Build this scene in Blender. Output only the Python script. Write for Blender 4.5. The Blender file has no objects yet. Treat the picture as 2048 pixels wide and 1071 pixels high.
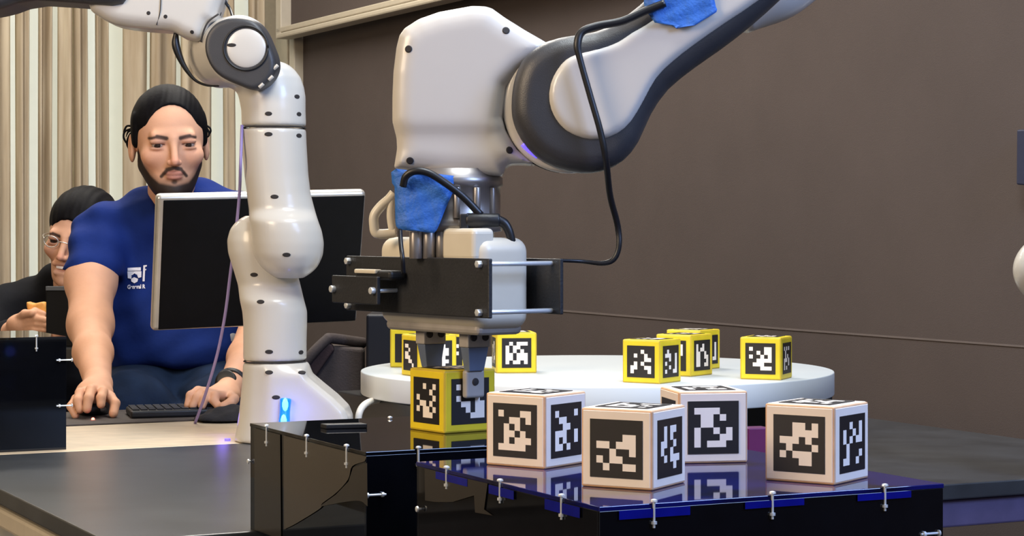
import bpy, bmesh, math, random
import numpy as np
from mathutils import Vector, Matrix
from mathutils.bvhtree import BVHTree

random.seed(4)
scene = bpy.context.scene
COL = scene.collection

# ------------------------------------------------------------------ camera, world, lights, exposure
F = 4200.0            # focal length in pixels of a 2048 px wide frame
HV = 455.0            # pixel row of the horizon
CZ = 1.105            # camera height
cam_d = bpy.data.cameras.new('camera')
cam_d.sensor_width = 36.0
cam_d.lens = 36.0 * F / 2048.0
cam_d.shift_y = -(535.5 - HV) / 2048.0
cam_d.clip_start = 0.05
cam = bpy.data.objects.new('camera', cam_d)
cam.location = (0, 0, CZ)
cam.rotation_euler = (math.pi / 2, 0, 0)
COL.objects.link(cam)
scene.camera = cam

w = bpy.data.worlds.new('world'); scene.world = w
w.use_nodes = True
w.node_tree.nodes['Background'].inputs[0].default_value = (0.80, 0.84, 0.92, 1)
w.node_tree.nodes['Background'].inputs[1].default_value = 0.5


def area(name, loc, target, sx, sy, energy, color):
    d = bpy.data.lights.new(name, 'AREA')
    d.shape = 'RECTANGLE'; d.size = sx; d.size_y = sy
    d.energy = energy; d.color = color
    o = bpy.data.objects.new(name, d)
    o.location = loc
    o.rotation_euler = (Vector(target) - Vector(loc)).to_track_quat('-Z', 'Y').to_euler()
    COL.objects.link(o)
    return o


area('warm_light', (-2.6, 0.7, 2.35), (-0.2, 2.6, 0.9), 1.3, 1.3, 92, (1.0, 0.78, 0.54))
area('cool_light', (2.0, 0.9, 2.5), (0.0, 2.8, 0.9), 1.0, 1.0, 80, (0.38, 0.55, 1.0))
area('ceiling_light_front', (0.3, 2.4, 2.85), (0.3, 2.4, 0), 0.7, 1.4, 60, (0.90, 0.97, 1.0))
area('ceiling_light_rear', (-0.4, 4.6, 2.85), (-0.4, 4.6, 0), 0.7, 1.4, 50, (1.0, 0.95, 0.87))
area('ceiling_light_window', (-1.6, 6.0, 2.85), (-1.6, 6.6, 0), 2.4, 0.5, 60, (1.0, 0.94, 0.84))

scene.view_settings.view_transform = 'Standard'
scene.view_settings.look = 'None'
scene.view_settings.exposure = 0.0
scene.view_settings.gamma = 1.0
scene.view_settings.use_curve_mapping = False

# ------------------------------------------------------------------ helpers
CA, SA = 0.8952, 0.4457      # room axes: b = (CA, SA) to the right, a = (-SA, CA) away


def AB(a, b, z):
    return Vector((b * CA - a * SA, b * SA + a * CA, z))


def P(u, v, Y):
    return Vector(((u - 1024.0) / F * Y, Y, CZ - (v - HV) / F * Y))


def px(n, Y):
    return n / F * Y


def srgb(r, g, b):
    def f(c):
        c /= 255.0
        return c / 12.92 if c <= 0.04045 else ((c + 0.055) / 1.055) ** 2.4
    return (f(r), f(g), f(b), 1)


MATS = {}


def mat(name, col, rough=0.5, metal=0.0, spec=0.5, var=0.06, scale=40.0, bump=0.0, bscale=200.0, emit=None, estr=0.0,
        trans=0.0, coat=0.0, vcol=None, sheen=0.0, sss=0.0, aniso=None):
    m = bpy.data.materials.new(name); m.use_nodes = True
    nt = m.node_tree; N = nt.nodes; L = nt.links
    bs = N['Principled BSDF']
    tc = N.new('ShaderNodeTexCoord')
    no = N.new('ShaderNodeTexNoise'); no.inputs['Scale'].default_value = scale; no.inputs['Detail'].default_value = 4
    if aniso:
        mp = N.new('ShaderNodeMapping'); mp.inputs['Scale'].default_value = aniso
        L.new(tc.outputs['Object'], mp.inputs['Vector']); L.new(mp.outputs[0], no.inputs['Vector'])
    else:
        L.new(tc.outputs['Object'], no.inputs['Vector'])
    mx = N.new('ShaderNodeMix'); mx.data_type = 'RGBA'; mx.blend_type = 'MULTIPLY'
    mr = N.new('ShaderNodeMapRange')
    mr.inputs[1].default_value = 0.3; mr.inputs[2].default_value = 0.7
    mr.inputs[3].default_value = 1 - var; mr.inputs[4].default_value = 1 + var
    L.new(no.outputs[0], mr.inputs[0])
    mx.inputs[0].default_value = 1.0
    if vcol:
        at = N.new('ShaderNodeAttribute'); at.attribute_name = vcol
        L.new(at.outputs['Color'], mx.inputs[6])
    else:
        mx.inputs[6].default_value = col
    L.new(mr.outputs[0], mx.inputs[7])
    L.new(mx.outputs[2], bs.inputs['Base Color'])
    bs.inputs['Roughness'].default_value = rough
    bs.inputs['Metallic'].default_value = metal
    bs.inputs['Specular IOR Level'].default_value = spec
    bs.inputs['Coat Weight'].default_value = coat
    bs.inputs['Sheen Weight'].default_value = sheen
    if sss:
        bs.inputs['Subsurface Weight'].default_value = sss
        bs.inputs['Subsurface Radius'].default_value = (0.01, 0.004, 0.002)
        bs.inputs['Subsurface Scale'].default_value = 1.0
    if trans:
        bs.inputs['Transmission Weight'].default_value = trans
    if bump:
        n2 = N.new('ShaderNodeTexNoise'); n2.inputs['Scale'].default_value = bscale; n2.inputs['Detail'].default_value = 3
        L.new(tc.outputs['Object'], n2.inputs['Vector'])
        bp = N.new('ShaderNodeBump'); bp.inputs['Strength'].default_value = bump; bp.inputs['Distance'].default_value = 0.002
        L.new(n2.outputs[0], bp.inputs['Height']); L.new(bp.outputs[0], bs.inputs['Normal'])
    if emit:
        bs.inputs['Emission Color'].default_value = emit
        bs.inputs['Emission Strength'].default_value = estr
    MATS[name] = m
    return m


M_WALL = mat('brown_wall_paint', srgb(80, 71, 68), 0.85, var=0.04, scale=6, bump=0.25, bscale=500, spec=0.2)
M_WALLEDGE = mat('beige_painted_metal', srgb(176, 166, 148), 0.5, var=0.04)
M_FLOOR = mat('dark_carpet', srgb(62, 56, 58), 0.95, var=0.25, scale=150, bump=0.6)
M_CEIL = mat('ceiling_white', srgb(215, 212, 205), 0.9)
M_WHITE = mat('white_robot_shell', srgb(198, 193, 185), 0.28, var=0.02, scale=3, coat=0.15, bump=0.03, bscale=40)
M_CREAM = mat('cream_plastic', srgb(212, 204, 186), 0.35, var=0.02)
M_DARK = mat('dark_grey_shell', srgb(54, 54, 57), 0.42, var=0.05, bump=0.15, bscale=900)
M_BLACK = mat('black_plastic', srgb(24, 25, 28), 0.45, var=0.1, bump=0.1, bscale=400)
M_MATBLACK = mat('matt_black_plate', srgb(34, 35, 38), 0.5, var=0.15, scale=25, bump=0.2, bscale=300)
M_RUBBER = mat('black_cable_rubber', srgb(20, 21, 25), 0.4)
M_HOLE = mat('dark_recess', srgb(40, 36, 36), 0.8)
M_ACR = mat('black_glossy_acrylic', srgb(9, 10, 14), 0.03, var=0.15, spec=0.5)
M_ACRSIDE = mat('black_glossy_side_acrylic', srgb(9, 10, 13), 0.03, var=0.15, spec=0.75)
M_STEEL = mat('bright_steel', srgb(232, 236, 238), 0.3, metal=0.55, var=0.05)
M_FLANGE = mat('brushed_aluminium', srgb(158, 152, 148), 0.36, metal=0.75, var=0.12, scale=25)
M_GREYFING = mat('grey_machined_metal', srgb(164, 158, 152), 0.5, metal=0.1, var=0.08)
M_TAPE = mat('blue_masking_tape', srgb(46, 106, 190), 0.6, var=0.1, scale=60, bump=0.5, bscale=250)
M_FILM = mat('deep_blue_film', srgb(12, 18, 120), 0.12, var=0.2, scale=30)
M_TABLE = mat('black_satin_tabletop', srgb(52, 54, 56), 0.33, var=0.25, scale=14, spec=0.6, bump=0.03, bscale=600)
M_WOOD = mat('light_oak', srgb(205, 186, 158), 0.42, var=0.13, scale=7, aniso=(3, 12, 3))
M_DISC = mat('white_laminate', srgb(206, 211, 212), 0.38, var=0.02, scale=5)
M_EDGEWOOD = mat('peach_plywood', srgb(214, 170, 132), 0.6, var=0.12, scale=60)
M_PAPER = mat('white_sticker', srgb(240, 226, 212), 0.45, var=0.02)
M_INK = mat('black_ink', srgb(26, 22, 22), 0.5, var=0.1)
M_CELL = mat('white_cells', srgb(245, 234, 222), 0.45, var=0.02)
M_YEL = mat('yellow_paint', srgb(232, 205, 40), 0.42, var=0.05)
M_YELE = mat('yellow_painted_edge', srgb(206, 176, 50), 0.5, var=0.1)
M_SHIRT = mat('royal_blue_cotton', srgb(19, 42, 108), 0.9, var=0.12, scale=14, bump=0.5, bscale=60, spec=0.2)
M_JEANS = mat('dark_denim', srgb(24, 40, 66), 0.9, var=0.3, scale=18, bump=0.6, bscale=60, spec=0.2)
M_BSHIRT = mat('black_cotton', srgb(20, 21, 26), 0.9, var=0.2, scale=15, bump=0.5, bscale=50, spec=0.15)
M_HAIR = mat('black_hair', srgb(13, 12, 15), 0.62, var=0.3, scale=40, bump=0.2, bscale=160, spec=0.1)
M_SKIN = mat('skin', (1, 1, 1, 1), 0.62, spec=0.3, var=0.05, scale=30, vcol='skin_colour', sss=0.06, bump=0.1, bscale=300)
M_EYE = mat('eye_white', (1, 1, 1, 1), 0.15, var=0.0, vcol='skin_colour')
M_LOGO = mat('white_print', srgb(232, 232, 240), 0.7)
M_SILVER = mat('silver_bezel', srgb(190, 186, 178), 0.32, metal=0.6, var=0.04)
M_SCREEN = mat('black_monitor_back', srgb(6, 7, 11), 0.5, var=0.2, spec=0.15)
M_LED = mat('blue_led', srgb(30, 120, 255), 0.3, emit=srgb(0, 90, 255), estr=1.5)
M_LEDHOT = mat('cyan_led_core', srgb(120, 230, 255), 0.3, emit=srgb(110, 225, 255), estr=1.5)
M_RED = mat('red_led', srgb(255, 80, 70), 0.3, emit=(1, 0.12, 0.08, 1), estr=9)
M_VLED = mat('violet_led', srgb(120, 110, 255), 0.3, emit=srgb(90, 70, 255), estr=1.6)
M_LILAC = mat('lilac_cable', srgb(150, 135, 190), 0.5)
M_WCABLE = mat('white_cable', srgb(230, 222, 210), 0.4)
M_CHAIR = mat('brown_chair_fabric', srgb(66, 56, 53), 0.8, var=0.1, bump=0.4)
M_CHAIRDK = mat('dark_maroon_fabric', srgb(48, 32, 34), 0.85, var=0.1, bump=0.4)
M_MAT = mat('dark_desk_mat', srgb(66, 58, 54), 0.8, var=0.15, scale=60, bump=0.3)
M_FOOD = mat('orange_bread', srgb(224, 158, 78), 0.6, var=0.15, scale=60, bump=0.5, bscale=100)
M_CLOTH = mat('black_cloth', srgb(26, 25, 30), 0.9, var=0.2, bump=0.5)
M_MAGENTA = mat('magenta_plastic', srgb(84, 10, 72), 0.5)
M_PURPLELIT = mat('purple_lit_rail', srgb(84, 74, 104), 0.7, var=0.1)
M_NAVY = mat('navy_panel', srgb(30, 36, 62), 0.6)


def link_mesh(name, me, parent=None, mats=None, smooth=False):
    o = bpy.data.objects.new(name, me)
    COL.objects.link(o)
    if mats is not None:
        for m in (mats if isinstance(mats, (list, tuple)) else [mats]):
            me.materials.append(m)
    if smooth and len(me.polygons):
        me.polygons.foreach_set('use_smooth', [True] * len(me.polygons))
    if parent is not None:
        o.parent = parent
        if parent.type == 'EMPTY':
            o.matrix_parent_inverse = Matrix.Translation(-Vector(parent.location))
    return o


def pymesh(name, verts, faces, parent=None, mats=None, smooth=False, fmat=None):
    me = bpy.data.meshes.new(name)
    me.from_pydata([tuple(v) for v in verts], [], [tuple(f) for f in faces])
    me.update()
    o = link_mesh(name, me, parent, mats, smooth)
    if fmat is not None:
        me.polygons.foreach_set('material_index', fmat)
    return o


def thing(name, label, cat, loc, group=None):
    o = bpy.data.objects.new(name, None)
    o.empty_display_size = 0.05
    COL.objects.link(o)
    o.location = loc
    o['label'] = label; o['category'] = cat
    if group: o['group'] = group
    return o


def tag(o, label, cat, group=None):
    o['label'] = label; o['category'] = cat
    if group: o['group'] = group
    return o


def struct(o):
    o['kind'] = 'structure'
    return o


def bev(o, wdt, seg=2, ang=40):
    m = o.modifiers.new('bevel', 'BEVEL'); m.width = wdt; m.segments = seg
    m.limit_method = 'ANGLE'; m.angle_limit = math.radians(ang)
    m.harden_normals = False
    return o


def box_vf(origin, ex, ey, ez):
    o = Vector(origin); v = []
    for k in (0, 1):
        for j in (0, 1):
            for i in (0, 1):
                v.append(o + ex * i + ey * j + ez * k)
    f = [(0, 2, 3, 1), (4, 5, 7, 6), (0, 1, 5, 4), (2, 6, 7, 3), (0, 4, 6, 2), (1, 3, 7, 5)]
    if ex.cross(ey).dot(ez) < 0:
        f = [tuple(reversed(q)) for q in f]
    return v, f


def obox(name, origin, ex, ey, ez, parent=None, mats=None, bevel=0.0, seg=2):
    v, f = box_vf(origin, ex, ey, ez)
    o = pymesh(name, v, f, parent, mats)
    if bevel: bev(o, bevel, seg)
    return o


def abbox(name, a0, a1, b0, b1, z0, z1, parent=None, mats=None, bevel=0.0, seg=2):
    return obox(name, AB(a0, b0, z0), AB(a1, b0, 0) - AB(a0, b0, 0), AB(a0, b1, 0) - AB(a0, b0, 0), Vector((0, 0, z1 - z0)),
                parent, mats, bevel, seg)


def catmull(pts, n=8, closed=False):
    pts = [np.array(p, float) for p in pts]
    out = []
    m = len(pts)
    rng = range(m) if closed else range(m - 1)
    for i in rng:
        p1, p2 = pts[i], pts[(i + 1) % m]
        p0 = pts[(i - 1) % m] if (closed or i > 0) else 2 * p1 - p2
        p3 = pts[(i + 2) % m] if (closed or i + 2 < m) else 2 * p2 - p1
        for k in range(n):
            t = k / n
            out.append(0.5 * ((2 * p1) + (-p0 + p2) * t + (2 * p0 - 5 * p1 + 4 * p2 - p3) * t * t + (-p0 + 3 * p1 - 3 * p2 + p3) * t ** 3))
    if not closed: out.append(pts[-1])
    return out


def tube(name, pts, r, parent=None, mats=None, seg=10, n=8, smooth_path=True, caps=True):
    """pts: list of Vectors, r: number or list of radii."""
    rr = r if isinstance(r, (list, tuple)) else [r] * len(pts)
    q = [np.array([*p, rad]) for p, rad in zip(pts, rr)]
    if smooth_path and len(q) > 2: q = catmull(q, n)
    C = [Vector(p[:3]) for p in q]; R = [float(p[3]) for p in q]
    verts, faces = [], []
    t0 = (C[1] - C[0]).normalized()
    up = Vector((0, 0, 1)) if abs(t0.z) < 0.9 else Vector((1, 0, 0))
    nrm = t0.cross(up).normalized()
    for i, c in enumerate(C):
        t = (C[min(i + 1, len(C) - 1)] - C[max(i - 1, 0)]).normalized()
        nrm = (nrm - t * nrm.dot(t)).normalized()
        bn = t.cross(nrm)
        for k in range(seg):
            a = 2 * math.pi * k / seg
            verts.append(c + (nrm * math.cos(a) + bn * math.sin(a)) * R[i])
    for i in range(len(C) - 1):
        for k in range(seg):
            a, b = i * seg + k, i * seg + (k + 1) % seg
            faces.append((a, b, b + seg, a + seg))
    if caps:
        faces.append(tuple(reversed(range(seg))))
        faces.append(tuple(range((len(C) - 1) * seg, len(C) * seg)))
    return pymesh(name, verts, faces, parent, mats, True)


def cyl(name, a, b, r, parent=None, mats=None, seg=24, r2=None, bevel=0.0):
    o = tube(name, [Vector(a), Vector(b)], [r, r if r2 is None else r2], parent, mats, seg, smooth_path=False)
    bev(o, bevel or r * 0.08, 2, 50)
    return o


def prism(name, outline, Yf, Yb, parent=None, mats=None, bevel=0.0, seg=3, smooth=0, shift=(0, 0)):
    """outline in pixel coordinates at depth Yf, pushed back to Yb keeping its real size"""
    if smooth: outline = [tuple(p) for p in catmull(outline, smooth, True)]
    n = len(outline)
    fr = [P(u, v, Yf) for u, v in outline]
    bk = [p + Vector((shift[0], Yb - Yf, shift[1])) for p in fr]
    faces = [tuple(range(n)), tuple(reversed(range(n, 2 * n)))]
    for i in range(n):
        j = (i + 1) % n
        faces.append((i, i + n, j + n, j))
    o = pymesh(name, fr + bk, faces, parent, mats)
    me = o.data
    bm = bmesh.new(); bm.from_mesh(me); bmesh.ops.recalc_face_normals(bm, faces=bm.faces); bm.to_mesh(me); bm.free()
    if bevel: bev(o, bevel, seg, 50)
    return o


# ---- distance-field modelling -------------------------------------------------
def vlen(x, y, z): return np.sqrt(x * x + y * y + z * z)


def smin(a, b, k):
    if k <= 0: return np.minimum(a, b)
    h = np.maximum(k - np.abs(a - b), 0.0) / k
    return np.minimum(a, b) - h * h * k * 0.25


def smax(a, b, k): return -smin(-a, -b, k)


def sd_ell(g, c, r, R=None):
    x, y, z = g[0] - c[0], g[1] - c[1], g[2] - c[2]
    if R is not None:
        x, y, z = (R[0][0] * x + R[1][0] * y + R[2][0] * z, R[0][1] * x + R[1][1] * y + R[2][1] * z, R[0][2] * x + R[1][2] * y + R[2][2] * z)
    k0 = vlen(x / r[0], y / r[1], z / r[2])
    k1 = vlen(x / r[0] ** 2, y / r[1] ** 2, z / r[2] ** 2)
    return k0 * (k0 - 1.0) / np.maximum(k1, 1e-6)


def sd_cap(g, a, b, ra, rb=None):
    rb = ra if rb is None else rb
    ax, ay, az = a; bx, by, bz = b
    dx, dy, dz = bx - ax, by - ay, bz - az
    L = dx * dx + dy * dy + dz * dz + 1e-12
    t = np.clip(((g[0] - ax) * dx + (g[1] - ay) * dy + (g[2] - az) * dz) / L, 0, 1)
    return vlen(g[0] - ax - t * dx, g[1] - ay - t * dy, g[2] - az - t * dz) - (ra + (rb - ra) * t)


def sd_cylr(g, a, b, r, e=0.006):
    """round-edged cylinder between a and b"""
    a = np.array(a, float); b = np.array(b, float)
    d = b - a; L = np.linalg.norm(d); d /= L
    c = (a + b) / 2
    x, y, z = g[0] - c[0], g[1] - c[1], g[2] - c[2]
    t = x * d[0] + y * d[1] + z * d[2]
    rad = np.sqrt(np.maximum(x * x + y * y + z * z - t * t, 0))
    p, q = rad - r + e, np.abs(t) - L / 2 + e
    return np.minimum(np.maximum(p, q), 0) + np.sqrt(np.maximum(p, 0) ** 2 + np.maximum(q, 0) ** 2) - e


def sd_box(g, c, h, e, ax=None):
    x, y, z = g[0] - c[0], g[1] - c[1], g[2] - c[2]
    if ax is not None:
        x, y, z = (x * ax[0][0] + y * ax[0][1] + z * ax[0][2], x * ax[1][0] + y * ax[1][1] + z * ax[1][2], x * ax[2][0] + y * ax[2][1] + z * ax[2][2])
    p, q, s = np.abs(x) - h[0] + e, np.abs(y) - h[1] + e, np.abs(z) - h[2] + e
    return np.minimum(np.maximum(np.maximum(p, q), s), 0) + vlen(np.maximum(p, 0), np.maximum(q, 0), np.maximum(s, 0)) - e


def sd_poly(g, outline, Y0, hd, e, smooth=0, skew=0.0):
    """outline (pixels at depth Y0) extruded +-hd metres about Y0 with rounded edges of radius e"""
    if smooth: outline = catmull(outline, smooth, True)
    V = np.array([[(p[0] - 1024) / F * Y0, CZ - (p[1] - HV) / F * Y0] for p in outline])
    X = g[0] - skew * (g[1] - Y0); Z = g[2]
    X, Z = np.broadcast_arrays(X, Z)
    d = np.full(X.shape, 1e9, np.float32); s = np.ones(X.shape, np.float32)
    n = len(V)
    for i in range(n):
        vi, vj = V[i], V[i - 1]
        ex, ez = vj - vi
        wx, wz = X - vi[0], Z - vi[1]
        t = np.clip((wx * ex + wz * ez) / (ex * ex + ez * ez + 1e-12), 0, 1)
        d = np.minimum(d, (wx - ex * t) ** 2 + (wz - ez * t) ** 2)
        c1, c2, c3 = Z >= vi[1], Z < vj[1], ex * wz > ez * wx
        s = np.where((c1 & c2 & c3) | (~c1 & ~c2 & ~c3), -s, s)
    d = s * np.sqrt(d)
    p, q = d + e, np.abs(g[1] - Y0) - hd + e
    return np.minimum(np.maximum(p, q), 0) + np.sqrt(np.maximum(p, 0) ** 2 + np.maximum(q, 0) ** 2) - e


def isosurface(f, lo, hi, h):
    lo = np.array(lo, float); hi = np.array(hi, float)
    n = np.ceil((hi - lo) / h).astype(int) + 1
    xs = [(lo[i] + h * np.arange(n[i])).astype(np.float32) for i in range(3)]
    g = (xs[0][:, None, None], xs[1][None, :, None], xs[2][None, None, :])
    V = np.broadcast_to(f(g), tuple(n)).astype(np.float32)
    S = V < 0
    cs = S[:-1, :-1, :-1].astype(np.int8)
    cnt = np.zeros(tuple(n - 1), np.int8)
    for i in (0, 1):
        for j in (0, 1):
            for k in (0, 1):
                cnt += S[i:n[0] - 1 + i, j:n[1] - 1 + j, k:n[2] - 1 + k]
    act = (cnt > 0) & (cnt < 8)
    I, J, K = np.nonzero(act)
    idx = -np.ones(tuple(n - 1), np.int64); idx[I, J, K] = np.arange(len(I))
    cor = {}
    for c in [(i, j, k) for i in (0, 1) for j in (0, 1) for k in (0, 1)]:
        cor[c] = V[I + c[0], J + c[1], K + c[2]]
    acc = np.zeros((len(I), 3)); num = np.zeros(len(I))
    for c in cor:
        for ax in range(3):
            if c[ax] == 0:
                d = list(c); d[ax] = 1; d = tuple(d)
                a, b = cor[c], cor[d]
                m = (a < 0) != (b < 0)
                t = np.where(m, a / np.where(m, a - b, 1), 0)
                for q in range(3):
                    acc[:, q] += np.where(m, c[q] + (t if q == ax else 0), 0)
                num += m
    pos = acc / num[:, None] + np.stack([I, J, K], 1)
    verts = lo + pos * h
    faces = []
    for ax in range(3):
        a0 = [slice(None)] * 3; a1 = [slice(None)] * 3
        a0[ax] = slice(0, -1); a1[ax] = slice(1, None)
        A, B = S[tuple(a0)], S[tuple(a1)]
        o1, o2 = [(1, 2), (2, 0), (0, 1)][ax]
        cr = A != B
        E = np.stack(np.nonzero(cr), 1)
        ok = (E[:, o1] > 0) & (E[:, o2] > 0) & (E[:, o1] < n[o1] - 1) & (E[:, o2] < n[o2] - 1)
        E = E[ok]
        sgn = A[E[:, 0], E[:, 1], E[:, 2]]
        def at(d1, d2):
            q = E.copy(); q[:, o1] -= d1; q[:, o2] -= d2
            return idx[q[:, 0], q[:, 1], q[:, 2]]
        quad = np.stack([at(1, 1), at(0, 1), at(0, 0), at(1, 0)], 1)
        quad[~sgn] = quad[~sgn][:, ::-1]
        faces.append(quad)
    return verts, np.concatenate(faces, 0)


def mesh_np(name, verts, faces):
    me = bpy.data.meshes.new(name)
    me.vertices.add(len(verts)); me.vertices.foreach_set('co', np.asarray(verts, np.float32).ravel())
    me.loops.add(faces.size); me.loops.foreach_set('vertex_index', faces.ravel().astype(np.int32))
    me.polygons.add(len(faces)); me.polygons.foreach_set('loop_start', np.arange(0, faces.size, 4, dtype=np.int32))
    me.polygons.foreach_set('loop_total', np.full(len(faces), 4, np.int32))
    me.update(calc_edges=True); me.validate()
    return me


def sdf_obj(name, f, lo, hi, h, parent=None, mats=None):
    v, q = isosurface(f, lo, hi, h)
    return link_mesh(name, mesh_np(name, v, q), parent, mats, True)


def union(fs, k):
    def f(g):
        d = None
        for q in fs:
            e = q(g)
            d = e if d is None else smin(d, e, k)
        return d
    return f


def bb(pts, pad):
    a = np.array([tuple(p) for p in pts])
    return a.min(0) - pad, a.max(0) + pad


BV = {}


def hit(o, u, v):
    """point and normal where the sight line through a pixel meets a mesh object built in world space"""
    if o.name not in BV:
        me = o.data
        BV[o.name] = BVHTree.FromPolygons([x.co.copy() for x in me.vertices], [tuple(p.vertices) for p in me.polygons])
    d = (P(u, v, 1.0) - Vector((0, 0, CZ))).normalized()
    loc, nrm, _, _ = BV[o.name].ray_cast(Vector((0, 0, CZ)), d)
    return loc, nrm


def screw(o, u, v, r=0.004, mats=None, stretch=1.0, name='screw_recess', deep=True):
    loc, nrm = hit(o, u, v)
    if loc is None: return None
    if nrm.y > 0: nrm = -nrm
    t = nrm.cross(Vector((0, 0, 1))).normalized(); bn = nrm.cross(t).normalized()
    vs, fs = [], []
    n = 16
    for ring, (rr, off) in enumerate([(1.0, -0.001), (1.0, 0.0004), (0.8, 0.0007), (0.5, 0.0006)]):
        for k in range(n):
            a = 2 * math.pi * k / n
            vs.append(loc + nrm * off + (t * math.cos(a) * stretch + bn * math.sin(a)) * r * rr)
    for i in range(3):
        for k in range(n):
            fs.append((i * n + k, i * n + (k + 1) % n, (i + 1) * n + (k + 1) % n, (i + 1) * n + k))
    fs.append(tuple(range(3 * n, 4 * n)))
    return pymesh(name, vs, fs, o, mats or M_HOLE, True)


# ------------------------------------------------------------------ room shell
TZ = 0.75         # table height
struct(abbox('floor', -3.0, 7.6, -5.0, 2.75, -0.05, 0.0, None, M_FLOOR))
struct(abbox('ceiling', -3.0, 7.6, -5.0, 2.75, 3.0, 3.05, None, M_CEIL))
wall_r = struct(abbox('wall_right', -3.0, 7.35, 2.70, 2.78, 0.0, 3.0, None, M_WALL))
struct(abbox('wall_left', -1.5, 7.4, -3.5, -3.42, 0.0, 3.0, None, mat('tan_wall_paint', srgb(168, 150, 128), 0.85)))
struct(abbox('wall_back', 7.45, 7.52, -5.0, 2.75, 0.0, 3.0, None, mat('warm_wall_paint', srgb(190, 178, 155), 0.8)))


def wallY(u, c):    # depth at which the sight line of column u meets the plane b = c
    return c / (CA * (u - 1024) / F + SA)


def wall_strip(name, pts, c0, c1, mats, parent=None, bevel=0.0):
    """polygon given by pixels, projected on plane b=c0 (facing the room), thickened back to b=c1"""
    fr = [P(u, v, wallY(u, c0)) for u, v in pts]
    off = AB(0, c1 - c0, 0)
    n = len(pts)
    bk = [p + off for p in fr]
    faces = [tuple(range(n)), tuple(reversed(range(n, 2 * n)))] + [(i, i + n, (i + 1) % n + n, (i + 1) % n) for i in range(n)]
    o = pymesh(name, fr + bk, faces, parent, mats)
    bm = bmesh.new(); bm.from_mesh(o.data); bmesh.ops.recalc_face_normals(bm, faces=bm.faces); bm.to_mesh(o.data); bm.free()
    if bevel: bev(o, bevel, 2, 30)
    return o


# framed board high on the wall: one thing
fb = thing('framed_wall_board', 'brown board in a beige frame mounted high on the brown wall', 'board', P(700, 60, wallY(700, 2.62)))
wall_strip('board_panel', [(561, 54), (561, -260), (1500, -480), (1500, -160)], 2.65, 2.70, M_WALL, fb)
VX, VY = -1067, 455
def toward(u0, v0, u):    # point at column u on the horizontal line through (u0,v0)
    s = (v0 - VY) / (u0 - VX)
    return (u, v0 + s * (u - u0))
e0 = (552, 56); e1 = (552, 66); e2 = (552, 78)
wall_strip('frame_rail', [e0, toward(*e0, 1500), toward(*(552, 67), 1500), (552, 67)], 2.61, 2.66, M_WALLEDGE, fb, 0.004)
wall_strip('frame_lip', [(552, 67), toward(552, 67, 1500), toward(*e2, 1500), e2], 2.60, 2.66, M_WALLEDGE, fb, 0.006)
wall_strip('frame_stile', [(551, 78), (551, -320), (561, -320), (561, 76)], 2.61, 2.66, M_WALLEDGE, fb, 0.004)
# vertical posts where wall and curtains meet
struct(wall_strip('trim_1', [(551, 1400), (551, -400), (574, -400), (574, 1400)], 2.68, 2.72, M_WALLEDGE, None, 0.004))
struct(wall_strip('trim_2', [(578, 1400), (578, -400), (588, -400), (588, 1400)], 2.665, 2.72, M_WALLEDGE, None, 0.004))
# thin seam line along the wall
seam = [(1000, 610), (1110, 618), (1560, 655), (2120, 696)]
struct(wall_strip('trim_3', [(p[0], p[1]) for p in seam] + [(p[0], p[1] + 3.5) for p in reversed(seam)], 2.6985, 2.71,
                  mat('seam_paint', srgb(100, 90, 86), 0.8)))
tag(wall_strip('wall_box', [(2033, 259), (2100, 256), (2100, 374), (2032, 369)], 2.66, 2.70, M_NAVY, None, 0.003),
    'navy blue panel fixed on the brown wall at the edge of the picture', 'panel')

# window behind the curtains
win = struct(abbox('window_1', 7.43, 7.452, -3.3, 2.62, 0.3, 2.9, None,
                   mat('window_daylight', srgb(222, 226, 212), 0.5, emit=srgb(228, 232, 218), estr=0.50)))
fr_ = struct(abbox('window_frame', 7.415, 7.43, 1.05, 1.09, 0.3, 2.9, win, M_WALLEDGE))


for bp_ in (0.2, -0.7, -1.6, -2.5):
    struct(abbox('window_frame', 7.415, 7.43, bp_, bp_ + 0.04, 0.3, 2.9, win, M_WALLEDGE))


# curtains: one pleated panel per strip of cloth
def curtain_mat():
    m = bpy.data.materials.new('beige_curtain_cloth'); m.use_nodes = True
    nt = m.node_tree; N = nt.nodes; L = nt.links
    out = N['Material Output']; N.remove(N['Principled BSDF'])
    tc = N.new('ShaderNodeTexCoord'); mp = N.new('ShaderNodeMapping'); mp.inputs['Scale'].default_value = (9, 9, 0.8)
    no = N.new('ShaderNodeTexNoise'); no.inputs['Scale'].default_value = 3.0; no.inputs['Detail'].default_value = 5
    L.new(tc.outputs['Object'], mp.inputs[0]); L.new(mp.outputs[0], no.inputs['Vector'])
    cr = N.new('ShaderNodeValToRGB')
    cr.color_ramp.elements[0].position = 0.3; cr.color_ramp.elements[0].color = srgb(184, 166, 140)
    cr.color_ramp.elements[1].position = 0.7; cr.color_ramp.elements[1].color = srgb(220, 208, 186)
    L.new(no.outputs[0], cr.inputs[0])
    d = N.new('ShaderNodeBsdfDiffuse'); t = N.new('ShaderNodeBsdfTranslucent'); mx = N.new('ShaderNodeMixShader')
    mx.inputs[0].default_value = 0.45
    L.new(cr.outputs[0], d.inputs[0]); L.new(cr.outputs[0], t.inputs[0])
    L.new(d.outputs[0], mx.inputs[1]); L.new(t.outputs[0], mx.inputs[2]); L.new(mx.outputs[0], out.inputs[0])
    return m


M_CURT = curtain_mat()


def ucol(u, a=7.16):     # room coordinate b where column u meets the plane a
    Y = a / (CA - SA * (u - 1024) / F)
    return CA * (u - 1024) / F * Y + SA * Y


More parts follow.
